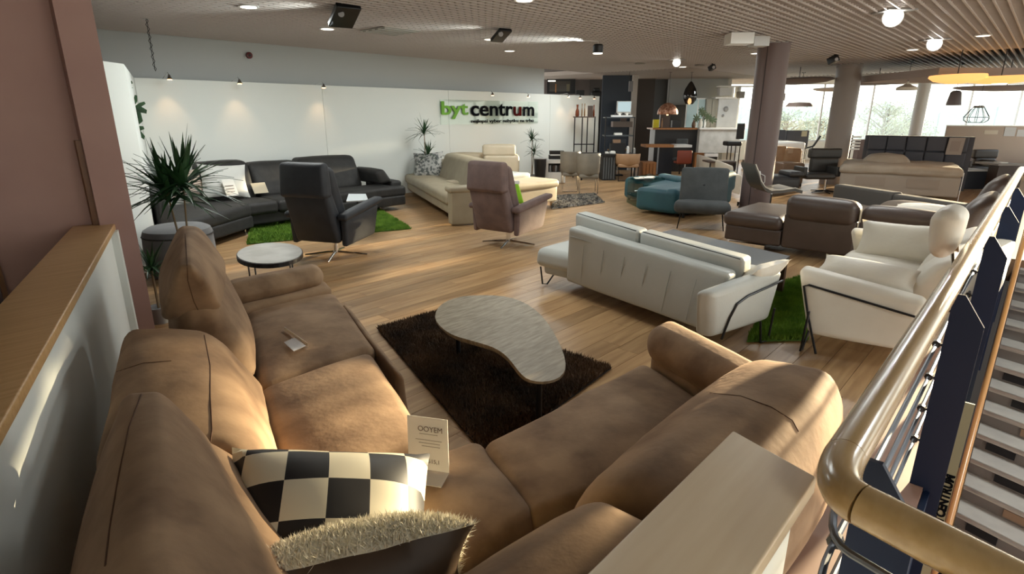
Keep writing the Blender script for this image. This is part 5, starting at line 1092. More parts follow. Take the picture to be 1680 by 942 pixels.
# dining ledge
f3 = f - 1.5; dt = thing('dining_table', 'orange wood cantilever table in front of the black bar counter', 'table', up(VF(1100, 265, f3), 0)); tz_ = zf_(238, f3, 1100); print('table', tz_)
KB(1062, 1113, tz_ - .07, tz_, f3, .7, wood_oran, 'tabletop', dt); KB(1109, 1139, tz_ - .07, tz_, f3, .7, white_gl, 'tabletop_end', dt); KB(1085, 1108, .02, tz_ - .07, f3 + .3, .2, M('bar_navy', (.008, .012, .022), .5), 'pedestal', dt)
t = thing('wooden_chest', 'orange wood slatted chest left of the black bar counter', 'chest', up(VF(1070, 280, f3 - .3), 0)); KB(1059, 1082, 0, .44, f3 - .3, .6, wood_oran, 'body', t)
for i in range(4): KB(1060 + 5.6 * i, 1064.6 + 5.6 * i, .03, .40, f3 - .33, .03, wood_oran, 'slat', t)
t = thing('bar_chair', 'rust red chair at the orange table', 'chair', up(VF(1131, 275, f3 - .6), 0)); KB(1116, 1141, .42, .80, f3 - .6, .07, M('rust_leather', (.20, .035, .015), .45), 'backrest', t, .05); KB(1117, 1139, .40, .47, f3 - .5, .45, MATS['rust_leather'], 'seat', t, .03); KB(1129, 1131, .02, .42, f3 - .35, .05, chrome, 'stem', t); KB(1121, 1138, 0, .025, f3 - .5, .35, chrome, 'base', t)
t = thing('bar_chair', 'charcoal chair tucked at the right end of the orange table', 'chair', up(VF(1122, 262, f3 + .8), 0)); KB(1113, 1132, tz_ - .1, tz_ + .15, f3 + .8, .06, slate, 'backrest', t, .04); KB(1113, 1132, .42, .5, f3 + .5, .35, slate, 'seat', t, .03); KB(1121, 1123, 0, .42, f3 + .6, .05, black_m, 'stem', t)
# on the bar
def onbar(px, w_, h_, mat, nm, lb, ct, fo=.3, lathe=False):
    if lathe:
        r_ = w_ * f / 972 / 2; o = MB().lathe(up(VF(px, 205, f + fo), zt + .001), [(r_ * .7, 0), (r_, h_ * .3), (r_ * .8, h_ * .7), (r_ * .4, h_ * .8), (r_ * .5, h_)], 14).build(nm, mat)
    else: o = KB(px - w_ / 2, px + w_ / 2, zt + .001, zt + h_, f + fo, .14, mat, nm, None)
    return tag(o, lb, ct)
yb_ = onbar(1077, 9, .26, M('yellow_card', (.65, .55, .02), .6), 'yellow_sign', 'bright yellow box standing on the left end of the bar counter', 'box')
onbar(1091, 16, .42, dark_wood, 'coffee_machine', 'dark brown cabinet on the bar under the copper dome lamp', 'cabinet', .35); onbar(1110, 14, .23, black_m, 'black_box', 'black box on the bar behind the copper dome lamp', 'box', .4); onbar(1086, 2.4, .30, M('amber', (.3, .15, .06), .3), 'bottle', 'slim amber bottle beside the yellow box', 'bottle', .2, True)
onbar(1138, 7, .24, M('bronze_ring', (.12, .06, .03), .35), 'ring_vase', 'dark bronze vase at the right end of the bar counter', 'vase', .2, True); onbar(1149, 8, .28, cream_leather, 'vase', 'cream round vase at the right end of the bar counter', 'vase', .3, True); onbar(1156, 4, .34, white_gl, 'bottle', 'tall white bottle beside the cream vase', 'bottle', .35, True)
t = thing('kitchen_plant', 'broad-leaved plant in the cream vase on the bar', 'plant', up(VF(1155, 190, f + .3), zt + .3))
for i, (dx, dz) in enumerate(((-9, 4), (3, -6), (10, -2), (-2, -12), (14, 4))):
    mb = MB(); monstera_leaf(VF(1153 + dx, 192 + dz, f + .3), .20, .5 + i, mb); mb.build('leaf', M('olive_leaf', (.06, .09, .04), .5), t, smooth=False)
MB().tube([up(VF(1153, 190, f + .3), zt + .2), VF(1156, 182, f + .3)], .012, 6).build('stem', stem_m, t)
# fridge-like glazed door, tall marble unit
f4 = 20.6; t = thing('glass_door_unit', 'pale blue glazed door behind the kitchen bar', 'door', up(VF(1140, 260, f4), 0)); z0, z1 = .1, zf_(161, f4, 1140); KB(1124, 1156, z0, z1, f4, .06, M('white_frame', (.7, .72, .72), .4), 'frame', t); KB(1125.5, 1142, z0 + .05, z1 - .04, f4 - .012, .02, M('ice_glass', (.35, .5, .55), .15), 'pane', t); KB(1144, 1154.5, z0 + .05, z1 - .04, f4 - .012, .02, MATS['ice_glass'], 'pane', t)
t = thing('tall_unit', 'grey-beige tall kitchen unit beside the glazed door', 'cabinet', up(VF(1166, 260, f4), 0)); KB(1156, 1174, 0, zf_(162, f4), f4 - .1, .5, M('greige_unit', (.30, .29, .25), .5), 'body', t); KB(1157.2, 1165, .1, zf_(163, f4), f4 - .12, .02, MATS['greige_unit'], 'door', t); KB(1166, 1173.2, .1, zf_(163, f4), f4 - .12, .02, MATS['greige_unit'], 'door', t)
t = thing('marble_partition', 'pale marble partition panel right of the glazed kitchen door', 'partition', up(VF(1195, 260, 20.4), 0)); KB(1176, 1208, .0, zf_(162, 20.4), 20.4, .12, M('pale_stone', (.52, .54, .56), .5, col2=(.62, .64, .66), nscale=2), 'slab', t); KB(1170, 1204, zf_(162, 20.4), zf_(159.5, 20.4), 20.3, .4, white_gl, 'top_shelf', t)
for (px, py, r_) in ((1191, 179, .09), (1186, 190, .05)): MB().lathe(VF(px, py, 20.38), [(r_, 0), (r_ * .6, .05), (.01, .06)], 14, ax=-fwd_).build('wall_ornament', M('grey_orn', (.3, .3, .3), .5), t)
t = thing('white_shelving', 'white open shelving with boxes at the window end of the kitchen', 'shelf', up(VF(1200, 260, 21), 0))
for (a, b, c, d) in ((1176, 1232, 140.5, 142.5), (1196, 1199, 142, 160), (1207, 1210, 142, 210)): KB(a, b, zf_(d, 20.8), zf_(c, 20.8), 20.8, .4, white_gl, 'board', t)
tag(KB(1176, 1196, zf_(157, 20.5), zf_(144, 20.5), 20.5, .3, M('pale_grey_box', (.5, .5, .48), .6), 'storage_box', None), 'pale grey storage box above the marble partition', 'box'); tag(KB(1208, 1217, zf_(161, 20.6), zf_(150, 20.6), 20.6, .3, M('mid_grey_box', (.16, .15, .14), .6), 'storage_box', None), 'dark grey box in the white shelving', 'box')
# dark upper niche behind partition
f5 = 21.6; t = thing('framed_window_display', 'black framed display window above the end of the white partition', 'window', up(VF(919, 180, f5), 1.8)); KB(896.5, 942, zf_(154, f5), zf_(127, f5), f5, .1, black_m, 'frame', t); KB(901, 934, zf_(150, f5), zf_(133, f5), f5 - .02, .02, M('dark_display', (.03, .022, .016), .3), 'pane', t); KB(898, 910, zf_(134, f5), zf_(132, f5), f5 - .04, .02, glow_dim, 'strip_light', t); KB(910, 911.5, zf_(152, f5), zf_(138, f5), f5 - .04, .02, M('amber_edge', (.4, .18, .05), .5), 'edge', t); KB(928, 933, zf_(150, f5), zf_(138, f5), f5 - .04, .02, M('khaki', (.12, .11, .07), .5), 'panel', t)
t = tag(KB(944, 957, 0, zf_(148, 21), 21, .3, M('black_box2', (.012, .014, .014), .6), 'display_box', None), 'black box above the partition beside the display window', 'box'); t = thing('dark_lamp', 'black peaked object above the right end of the white partition', 'ornament', VF(977, 160, 20.8)); KB(968, 987, 0, zf_(150, 20.8), 20.8, .3, MATS['black_box2'], 'body', t, .05); KB(972, 983, zf_(150, 20.8), zf_(144, 20.8), 20.8, .3, MATS['black_box2'], 'cap', t, .05)
t = tag(KB(1029, 1035, zf_(150, 18), zf_(133, 18), 18, .1, M('grey_lampshade', (.14, .14, .15), .6), 'hanging_sample', None), 'grey hanging lamp sample on the blue wall', 'lamp')
hc = MB().tube([up(VF(1032, 140, 18.05), zf_(134, 18)), up(VF(1032, 140, 18.05), CEIL + .1)], .006, 6).build('cord', black_m, t)
# black stools and dark chair right of island
t = thing('bar_stool', 'black bar stool with steel legs at the concrete island', 'stool', G(1210, 282)); f6 = 17.0; z_ = zf_(235, f6, 1210)
KB(1197, 1222, z_ - .08, z_ + .05, f6, .4, black_m, 'seat', t, .04); KB(1211, 1224, z_ + .1, z_ + .55, f6 + .35, .05, black_m, 'backrest', t, .03)
for px in (1199, 1205, 1212, 1219): KB(px - .6, px + .6, 0, z_ - .05, f6 + (.05 if px in (1199, 1219) else .3), .03, black_m, 'leg', t)
t = thing('side_table', 'brown wooden side table left of the dark mauve column', 'side table', G(1195, 290)); f7 = 15.0; zt7 = zf_(265, f7, 1190); KB(1171, 1216, zt7 - .04, zt7, f7, .6, dark_wood, 'tabletop', t); KB(1183, 1216, zt7 - .22, zt7 - .04, f7 + .1, .4, dark_wood, 'drawer', t)
for px in (1172.5, 1214): KB(px - .7, px + .7, 0, zt7 - .04, f7 + .05, .03, black_m, 'leg', t)
# ================================================================= WINDOW-SIDE FURNITURE
t = thing('sofa', 'tan leather sofa by the window between the two columns', 'sofa', G(1300, 275)); f8 = 16.2
KB(1262, 1298, .1, zf_(240, f8), f8, .3, tan_m, 'back_cushion', t, .05); KB(1296, 1325, .1, zf_(243, f8), f8 - .1, .8, tan_m, 'armrest', t, .08); KB(1262, 1296, .1, .42, f8 - .7, .7, tan_m, 'seat_cushion', t, .05); KB(1300, 1308, zf_(252, f8 - .15), zf_(243, f8 - .15), f8 - .15, .04, M('tan_label', (.5, .34, .22), .6), 'label', t)
t = thing('ottoman', 'tan low ottoman right of the tan sofa', 'ottoman', G(1320, 285)); KB(1294, 1332, .08, zf_(268, 14.8), 14.8, .7, M('brown_tan', (.18, .11, .07), .5), 'seat', t, .05); KB(1298, 1330, 0, .09, 14.9, .5, black_m, 'base', t)
t = thing('bed', 'grey headboard bed with white bedding in front of the left window', 'bed', up(VF(1300, 240, 19.5), 0)); f9 = 20.3; z_ = zf_(213, f9, 1300)
KB(1262, 1292, .3, z_, f9, .15, hbm, 'headboard', t, .03); KB(1294, 1331, .3, z_ - .02, f9, .15, hbm, 'headboard', t, .03); KB(1265, 1328, .25, zf_(231, f9 - 1), f9 - 2, 1.9, white_gl, 'mattress', t, .08); KB(1265, 1328, .05, .3, f9 - 2, 1.9, dark_wood, 'base', t)
tag(KB(1318, 1327, zf_(224, f9 - .02), zf_(215, f9 - .02), f9 - .03, .01, M('khaki_card', (.4, .38, .28), .6), 'card', None), 'khaki card on the grey headboard by the left window', 'sign')
# black recliners by columns
def lowrec(px0, px1, pb, pt, f, label, mat):
    t = thing('swivel_chair', label, 'armchair', up(VF((px0 + px1) / 2, pb, f + .3), 0)); zt = zf_(pt, f + .3, px0); c = (px0 + px1) / 2; w_ = px1 - px0
    KB(px0 + w_ * .18, px1 - w_ * .1, .45, zt - .22, f + .4, .14, mat, 'backrest', t, .05); KB(px0 + w_ * .12, px1 - w_ * .04, zt - .24, zt, f + .42, .16, mat, 'headrest', t, .05); KB(px0 + w_ * .1, px1 - w_ * .1, .34, .47, f - .15, .6, mat, 'seat', t, .05)
    for a in (0, .88): KB(px0 + w_ * a, px0 + w_ * (a + .12), .40, .62, f - .1, .5, mat, 'armrest', t, .03)
    q = up(VF(c, 250, f + .15), 0); MB().lathe(up(q, .02), [(.03, 0), (.03, .33)], 12).build('stem', chrome, t)
    for a in range(5): an_ = a * 1.257; MB().tube([up(q, .05), up(q + V((math.cos(an_) * .34, math.sin(an_) * .34, 0)), .02)], [.02, .012], 6).build('leg', black_m, t)
    return t
lowrec(1330, 1394, 312, 244, 13.6, 'black-brown swivel recliner beside the grey column', M('black_brown', (.022, .02, .018), .45))
lowrec(1606, 1654, 290, 246, 15.5, 'dark brown swivel recliner at the right edge before the beige partition', M('brown_black', (.035, .025, .02), .45))
t = thing('lounge_chair', 'black curved lounge chair between the mauve column and the swivel recliner', 'armchair', G(1300, 305)); f_l = 13.0
KB(1277, 1330, .14, .46, f_l, .7, M('black_leather', (.02, .02, .022), .4), 'seat', t, .10); KB(1262, 1280, .05, .60, f_l + .1, .4, M('navy_fabric', (.02, .024, .035), .6), 'side', t, .06); KB(1308, 1333, .44, .56, f_l, .6, MATS['black_leather'], 'armrest', t, .05)
# curved high-back chair at column A: a bent shell on edge
t = thing('curved_chair', 'grey curved shell chair with pale piping in front of the mauve column', 'armchair', G(1262, 345))
prof = [(1240, 270), (1246, 285), (1249, 297), (1256, 308), (1266, 313), (1285, 312), (1305, 309), (1317, 313)]
fc = 9.6; mb = MB(); th_ = .62
pts_ = [VF(px, py, fc) for px, py in prof]
for p_ in pts_: mb.v += [p_, p_ + fwd_ * th_, p_ + fwd_ * th_ + V((0, 0, -.05)), p_ + V((0, 0, -.05))]
for i in range(len(pts_) - 1):
    for j in range(4): a, b = i * 4 + j, i * 4 + (j + 1) % 4; mb.f.append((a, b, b + 4, a + 4))
mb.f += [(0, 3, 2, 1), tuple(4 * (len(pts_) - 1) + j for j in range(4))]
mb.build('shell', M('grey_brown_leather', (.10, .09, .08), .4), t); MB().tube([p_ + V((0, 0, .004)) for p_ in pts_], .009, 6).build('piping', cream_leather, t)
q = VF(1262, 345, fc + .3); MB().tube([up(q, 0), VF(1266, 318, fc + .3)], .015, 8).build('leg', chrome, t)
MB().lathe(up(q, 0), [(.2, 0), (.2, .015), (.03, .03)], 20).build('foot', chrome, t)
# beige partition with papers, right
f10 = 18.0; bp_ = thing('partition', 'beige partition panel behind the bed, below the right window', 'partition', up(VF(1650, 250, f10), 0)); zb1 = zf_(207, f10, 1600)
a, b = VF(1556, 207, f10 + .3), VF(1760, 216, f10 - .6); a, b = up(a, 0), up(b, 0)
MB().prism([a, b, b + fwd_ * .08, a + fwd_ * .08], 0, zb1).build('panel', M('beige_panel', (.30, .23, .19), .7), bp_, smooth=False)
MB().prism([a - fwd_ * .02, b - fwd_ * .02, b + fwd_ * .1, a + fwd_ * .1], zb1, zb1 + .025).build('cap_rail', white_gl, bp_, smooth=False)
def onpart(u, z, w_, h_, mat, lb):
    c = lerp(a, b, u); d = (b - a).normalized(); o = MB().prism([c - d * w_ / 2 - fwd_ * .012, c + d * w_ / 2 - fwd_ * .012, c + d * w_ / 2 - fwd_ * .004, c - d * w_ / 2 - fwd_ * .004], z - h_ / 2, z + h_ / 2).build('notice', mat, smooth=False); tag(o, lb, 'paper')
onpart(.36, zb1 - .18, .35, .12, M('cream_note', (.42, .35, .28), .6), 'long cream note high on the beige partition'); onpart(.51, zb1 - .16, .28, .26, M('grey_note', (.36, .35, .36), .6), 'grey square notice on the beige partition'); onpart(.60, zb1 - .2, .2, .2, MATS['grey_note'], 'grey notice cut by the right frame edge on the beige partition')
t = thing('cabinet', 'navy bedside cabinet right of the tufted headboard', 'cabinet', up(VF(1600, 300, 14.6), 0)); KB(1584, 1640, 0, zf_(281, 14.4), 14.4, .5, M('navy_cab', (.015, .018, .028), .5), 'body', t); KB(1583, 1641, zf_(281, 14.4), zf_(278.5, 14.4), 14.35, .6, white_gl, 'top', t)
for i, (px, h_) in enumerate(((1592, .32), (1598, .28), (1603, .22))): tag(KB(px - 2.4, px + 2.4, zf_(278.5, 14.4) + .002, zf_(278.5, 14.4) + h_, 14.6, .2, [M('sky_book', (.4, .55, .65), .6), paper, MATS['sky_book']][i], 'brochure', None), ('tall pale blue brochure, leftmost on the navy cabinet', 'white brochure between two blue ones on the navy cabinet', 'short blue brochure, rightmost on the navy cabinet')[i], 'brochure')
t = thing('sofa', 'brown low sofa with white cushions in front of the beige partition', 'sofa', up(VF(1610, 260, 16.6), 0)); KB(1596, 1652, .1, .72, 16.8, .3, M('mauve_leather', (.16, .11, .10), .5), 'back_cushion', t, .08); KB(1596, 1652, .1, .42, 16.2, .6, MATS['mauve_leather'], 'seat_cushion', t, .05); KB(1594, 1604, .42, .8, 16.5, .2, white_gl, 'pillow', t, .05)
t = thing('table', 'grey table right of the dark brown recliner at the frame edge', 'table', up(VF(1668, 280, 13.6), 0)); KB(1655, 1700, zf_(272, 13.6), zf_(269, 13.6), 13.6, .7, M('grey_table', (.28, .26, .25), .4), 'tabletop', t); KB(1657, 1700, .0, zf_(273, 13.6), 13.9, .3, dark_wood, 'pedestal', t)
tag(KB(1658, 1671, zf_(269, 13.7) + .002, zf_(269, 13.7) + .03, 13.8, .2, paper, 'brochure', None), 'white brochure lying on the grey table at the frame edge', 'brochure')
# blinds stack / crates by window left of headboard
t = thing('slatted_crate', 'white slatted crate left of the tufted headboard', 'crate', up(VF(1408, 240, 19), 0))
for i in range(5): KB(1402, 1418, zf_(246 - 5 * i, 19), zf_(243.4 - 5 * i, 19), 19, .3, white_gl, 'slat', t)
KB(1401, 1404, 0, zf_(222, 19), 19.05, .25, dark_wood, 'side', t); KB(1416, 1426, 0, zf_(229, 19), 19.05, .25, M('mauve_side', (.14, .10, .095), .6), 'side', t)
t = thing('folding_chair', 'dark folding chair leaning by the left window', 'chair', up(VF(1344, 240, 18.6), 0)); a, b, c = VF(1334, 240, 18.6), VF(1346, 223, 18.6), VF(1322, 243, 18.6)
MB().bar(a, b, .05, .05).build('backrest', black_m, t, smooth=False); MB().bar(a, c, .05, .04).build('seat', black_m, t, smooth=False)
for q in (a, c): MB().bar(q, up(q, 0), .02, .02).build('leg', black_m, t, smooth=False)
# ================================================================= LAMPS
def pend(px, pyt, py, prof, mat, name, label, f, cord=black_m, glowr=0, seg=24):
    c = VF(px, py, f); t = thing(name, label, 'lamp', c); MB().tube([up(c, CEIL), up(c, c.z + max(h for r_, h in prof))], .006, 6).build('cord', cord, t); MB().lathe(c, prof, seg).build('shade', mat, t)
    MB().lathe(up(c, CEIL - .035), [(.05, 0), (.05, .03)], 16).build('ceiling_rose', cord, t)
    if glowr: MB().lathe(up(c, c.z + .0), [(glowr * .5, -.02), (glowr, .04), (glowr * .8, .12), (glowr * .3, .16)], 14).build('bulb', glow_warm, t)
    return t
smoke = glass('smoked_glass', (.16, .16, .17), .08)
t = pend(1131, 110, 170, [(.10, -.02), (.19, .10), (.21, .22), (.16, .42), (.07, .58), (.02, .64)], smoke, 'pendant_lamp', 'dark smoked glass teardrop pendant with glowing bulb', 18.2, glowr=.06); 
cop = M('copper_shade', (.28, .11, .06), .4, metal=.4, col2=(.55, .30, .2), nscale=22, contrast=(.45, .55))
pend(1095, 110, 188, [(.30, 0), (.31, .02), (.29, .14), (.22, .25), (.12, .32), (.02, .35)], cop, 'pendant_lamp', 'copper patterned dome pendant above the bar counter', 18.2, glowr=.05)
lamp('copper_pendant_light', 'POINT', VF(1095, 186, 18.2), 6, (1, .6, .35), .05)
pend(1487, 110, 148, [(.22, 0), (.22, .06), (.05, .14), (.02, .2)], cream_leather, 'pendant_lamp', 'small cream cone pendant in front of the middle window', 14.5)
pend(1311, 130, 175, [(.40, 0), (.39, .02), (.30, .12), (.02, .13)], M('taupe_shade', (.22, .16, .14), .6), 'pendant_lamp', 'wide flat taupe pendant before the left window', 18.5)
pend(1275, 130, 165, [(.22, 0), (.22, .2), (.18, .22), (.02, .23)], MATS['taupe_shade'], 'pendant_lamp', 'taupe drum pendant cut off by the mauve column', 18.8)
pend(1564, 145, 173, [(.17, 0), (.165, .05), (.12, .32), (.08, .36), (.01, .37)], M('grey_bell', (.17, .15, .16), .6), 'pendant_lamp', 'grey bell-shaped pendant before the right window', 15.5)
# wire pendant
c = VF(1600, 201, 14.0); t = thing('pendant_lamp', 'wire cage pendant hanging low before the right window', 'lamp', c); MB().tube([up(c, CEIL), up(c, c.z + .38)], .004, 6).build('cord', black_m, t)
prw = [(.17, 0), (.24, .05), (.25, .12), (.10, .36)]
for i in range(10):
    an_ = i * .628; MB().tube([c + V((math.cos(an_) * r_, math.sin(an_) * r_, h)) for r_, h in prw], .006, 5).build('wire', black_m, t)
for r_, h in ((.17, 0), (.25, .12)): MB().tube([c + V((math.cos(i * .314) * r_, math.sin(i * .314) * r_, h)) for i in range(21)], .006, 5).build('ring', black_m, t)
MB().lathe(up(c, c.z + .33), [(.10, 0), (.10, .05)], 16).build('cap', M('grey_cap', (.3, .3, .3), .5), t)
# large lit fabric lamps and disc panels
def disc(px, py, f, rx_, rz_, mat, name, label, emit_m=None, ht=.10, cat='lamp'):
    c = VF(px, py, f); t = thing(name, label, cat, c); mb = MB(); n = 28; k_ = 0
    for (s, h) in ((.35, 0), (.8, ht * .3), (1.0, ht * .75), (.97, ht), (.2, ht)):
        for i in range(n): an_ = 2 * math.pi * i / n; mb.v.append(c + rgt_ * math.cos(an_) * rx_ * s + fwd_ * math.sin(an_) * rz_ * s + V((0, 0, h)))
    for k_ in range(4):
        for i in range(n): mb.f.append((k_ * n + i, k_ * n + (i + 1) % n, (k_ + 1) * n + (i + 1) % n, (k_ + 1) * n + i))
    mb.f.append(tuple(range(n))[::-1]); mb.f.append(tuple(range(4 * n, 5 * n))); mb.build('shade', mat, t); MB().tube([up(c, CEIL), up(c, c.z + ht)], .01, 6).build('rod', black_m, t)
    if emit_m: MB().lathe(up(c, c.z - .01), [(rx_ * .22, 0), (rx_ * .25, .008)], 20).build('diffuser', emit_m, t)
    return t
disc(1568, 137, 12.2, .42, .6, shade_warm, 'fabric_pendant', 'left glowing orange fabric pendant under the ceiling at right', None, .16); disc(1640, 137, 12.0, .52, .8, shade_warm, 'fabric_pendant', 'right glowing orange fabric pendant with open ring', glow_dim, .12)
dsm = M('taupe_disc', (.13, .10, .095), .7); dsw = M('pale_disc', (.5, .47, .45), .7)
disc(1310, 138, 16.5, .75, 1.2, dsm, 'acoustic_disc', 'dark taupe oval ceiling panel left of the grey column', None, .12, 'ceiling panel'); disc(1440, 139, 16.8, .80, 1.3, dsm, 'acoustic_disc', 'dark taupe oval ceiling panel between the grey and pale columns', None, .08, 'ceiling panel'); disc(1370, 150, 18.5, .55, .9, dsw, 'acoustic_disc', 'pale oval ceiling panel low in the left window', None, .1, 'ceiling panel'); disc(1650, 149, 14.5, 1.1, 1.0, M('lilac_disc', (.40, .38, .42), .7), 'acoustic_disc', 'lilac grey oval ceiling panel under the orange pendants', None, .1, 'ceiling panel')
# dropped fascia at right
q0_, q1_ = VF(1540, 120, 12.9), VF(1790, 120, 12.9)
struct('trim_8', MB().prism([up(q0_, 0), up(q1_, 0), up(q1_ + fwd_ * 3, 0), up(q0_ + fwd_ * 3, 0)], VF(1600, 124, 12.9).z, VF(1600, 111, 12.9).z), M('fascia', (.34, .28, .26), .7))
# recessed downlights
cuts = [(408, 12), (537, 48), (804, 65), (836, 84), (860, 1), (1240, 88), (1120, 110), (1613, 59), (1497, 82), (1560, 190)]
labs = ['oval downlight at the top edge, leftmost in the ceiling', 'recessed downlight below the black ceiling projector', 'recessed downlight left of the black track spot', 'recessed downlight nearest the end of the grey upper wall', 'recessed downlight cut by the top edge of the frame', 'recessed downlight beside the dark mauve column', 'small warm recessed downlight next to the dazzling far spot', 'unlit-looking pale recessed downlight at upper right', 'pale recessed downlight between the two bright right lamps']
for (px, py), lb in zip(cuts, labs):
    c = G(px, py, CEIL - .035); t = thing('downlight', lb, 'ceiling light', c, 'recessed downlights'); MB().lathe(c, [(.115, .0), (.115, .012), (.09, .05)], 24).build('trim_ring', white_gl, t); MB().lathe(c, [(.09, -.004), (.09, .006)], 24).build('diffuser', glow_dim, t)
    lamp('downlight_beam', 'SPOT', c - V((0, 0, .03)), 30, (1, .93, .84), .07, c - V((0, 0, 1)), 120, .8)
# bright metal halide spots
for (px, py, r_, lb) in ((1465, 28, .13, 'dazzling round lamp in square frame, largest at upper right'), (1533, 72, .13, 'dazzling round lamp between the ceiling slats at right'), (1269, 77, .12, 'dazzling spot at the top of the dark mauve column'), (1110, 103, .10, 'dazzling far spot above the kitchen area')):
    c = G(px, py, CEIL - .09); t = thing('spot_lamp', lb, 'ceiling light', c); dr = (C0 - c); dr.z = -abs(dr.z) - .0; dr.normalize()
    MB().lathe(c, [(r_ * .5, -.14), (r_ * .7, -.08), (r_ * .9, -.01), (r_ * .9, .0)], 24, ax=dr).build('housing', white_gl, t); MB().lathe(c, [(r_ * .80, .0), (r_ * .75, .008)], 24, ax=dr).build('diffuser', glow, t); MB().obox(c, rgt_, fwd_, .36, .36, CEIL - .035, CEIL - .02).build('mounting_plate', M('plate_grey', (.3, .3, .3), .5), t, smooth=False)
    lamp('spot_beam', 'SPOT', c + dr * .05, 60, (1, .98, .95), .08, c + dr + V((0, 0, -1.5)), 130, .9)
# track spot fittings
def boxspot(px, py, lb, s=(.28, .20, .12), mat=black_m, rz=.6, up_light=0):
    c = G(px, py, CEIL - .12); t = thing('track_spot', lb, 'ceiling light', c); MB().cush(c, s, .015, (0, 0, 0), ry=.45, rz=YAW + rz, n=2).build('housing', mat, t)
    MB().tube([c, up(c, CEIL)], .012, 8).build('bracket', mat, t); MB().lathe(c + V((0, 0, .0)) - fwd_ * .12, [(.035, 0), (.035, .02)], 12, ax=-fwd_).build('lens', M('lens_grey', (.4, .4, .42), .2), t)
    if up_light: lamp('uplight', 'SPOT', c + V((-.1, .1, -.12)), up_light, (.9, 1, .97), .05, c + V((-1.4, .6, .12)), 100, .8)
    return t
boxspot(565, 26, 'large black tilted spotlight box in the ceiling grid at upper left', (.40, .30, .07), up_light=26); boxspot(822, 58, 'black spotlight box above the grey upper wall', (.3, .22, .05), up_light=14); boxspot(1168, 111, 'small black spotlight in the smooth ceiling beside the column', (.16, .12, .12)); boxspot(1367, 98, 'small black spotlight left of the grey column', (.2, .14, .14))
c = G(981, 80, CEIL - .16); t = thing('track_spot', 'short chrome cylinder lamp on a bent arm in the ceiling centre', 'ceiling light', c); MB().lathe(c, [(.085, -.07), (.09, -.06), (.09, .05), (.07, .07)], 20).build('housing', black_m, t); MB().lathe(c, [(.08, -.085), (.085, -.07)], 20).build('lens', glow_dim, t); MB().tube([c + V((0, 0, .06)), c + V((0, 0, .12)), c + V((-.5, .4, .13))], .008, 6).build('arm', white_gl, t); lamp('uplight', 'SPOT', c + V((-.2, .1, .02)), 26, (.9, 1, .95), .04, c + V((-1.5, 1.0, .16)), 110, .8)
c = G(1225, 63, CEIL - .1); t = thing('ceiling_projector', 'white boxy projector on the ceiling before the mauve column', 'projector', c)
MB().obox(c - rgt_ * .12, rgt_, fwd_, .36, .3, c.z - .09, c.z + .07).build('body', white_gl, t, smooth=False); MB().obox(c + rgt_ * .20, rgt_, fwd_, .24, .24, c.z - .12, c.z + .02).build('lens_hood', M('pale_grey_plastic', (.5, .5, .5), .5), t, smooth=False); MB().tube([c, up(c, CEIL)], .02, 8).build('bracket', white_gl, t)
# air vent panel in ceiling
c = G(640, 52, CEIL - .04); t = thing('ceiling_vent', 'grey diffuser panel in the ceiling grid right of the black spotlight box', 'vent', c)
for i in range(4): MB().obox(c + V((0, -.24 + .16 * i, 0)), (1, 0, 0), (0, 1, 0), .6, .08, CEIL - .05, CEIL - .035).build('louvre', M('vent_grey', (.32, .31, .28), .5), t, smooth=False)
MB().obox(c, (1, 0, 0), (0, 1, 0), .66, .66, CEIL - .036, CEIL - .03).build('frame', MATS['vent_grey'], t, smooth=False)
for (px, py, lb) in ((1050, 105, 'small flat ceiling disc left of the dazzling far spot'), (1148, 108, 'flat ceiling disc right of the dazzling far spot')): tag(MB().lathe(G(px, py, CEIL - .05), [(.13, 0), (.12, .02)], 18).build('smoke_detector', MATS['vent_grey']), lb, 'detector')
# partition-top picture lights
halo = [(278, 128, 'small lit spot at the left end of the white partition, on a long arm'), (393, 135, 'small lit spot on the partition right of the hanging chain'), (531, 142, 'small lit spot at the partition top left of the potted plants'), (808, 155, 'small lit spot above the middle of the wall lettering'), (867, 158, 'small lit spot above the right end of the wall lettering'), (933, 158, 'small lit spot over the warm light pool left of the tall stand'), (952, 160, 'orange lit spot left of the last one on the partition'), (975, 161, 'orange lit spot at the right end of the partition')]
for px, py, lb in halo:
    c = VY(px, py, WY - .28); t = thing('picture_light', lb, 'lamp', c, 'small halogen spots along the partition top'); top = V((c.x, WY, 2.33))
    MB().lathe(c, [(.012, .05), (.035, .0), (.04, -.02)], 12).build('cup', chrome, t); MB().lathe(c, [(.034, -.03), (.030, -.018)], 12).build('bulb', glow_warm, t)
    MB().tube([c + V((0, 0, .04)), c + V((0, .05, .08)), top + V((0, .03, .02))], .006, 6).build('arm', chrome, t)
    lamp('halogen_beam', 'SPOT', c - V((0, 0, .04)), 5, (1, .62, .34), .02, V((c.x, WY + .05, c.z - 1.0)), 70, .9)
c = VY(240, 35, 9.2); c.z = CEIL; zc = VY(243, 122, 9.2).z; t = thing('hanging_chain', 'dark chain hanging from the ceiling at the left by the partition', 'chain', c)
lk = MB(); zz = CEIL
for i in range(int((CEIL - zc) / .05)): q = V((c.x + .01 * (i % 2), c.y, CEIL - .05 * i)); lk.tube([q + V((-.012, 0, 0)), q + V((0, 0, .03)), q + V((.012, 0, 0)), q + V((0, 0, -.03)), q + V((-.012, 0, 0))], .005, 5)
lk.build('links', black_m, t); MB().lathe(V((c.x, c.y, CEIL - .03)), [(.04, 0), (.03, .03)], 12).build('ceiling_hook', chrome, t)
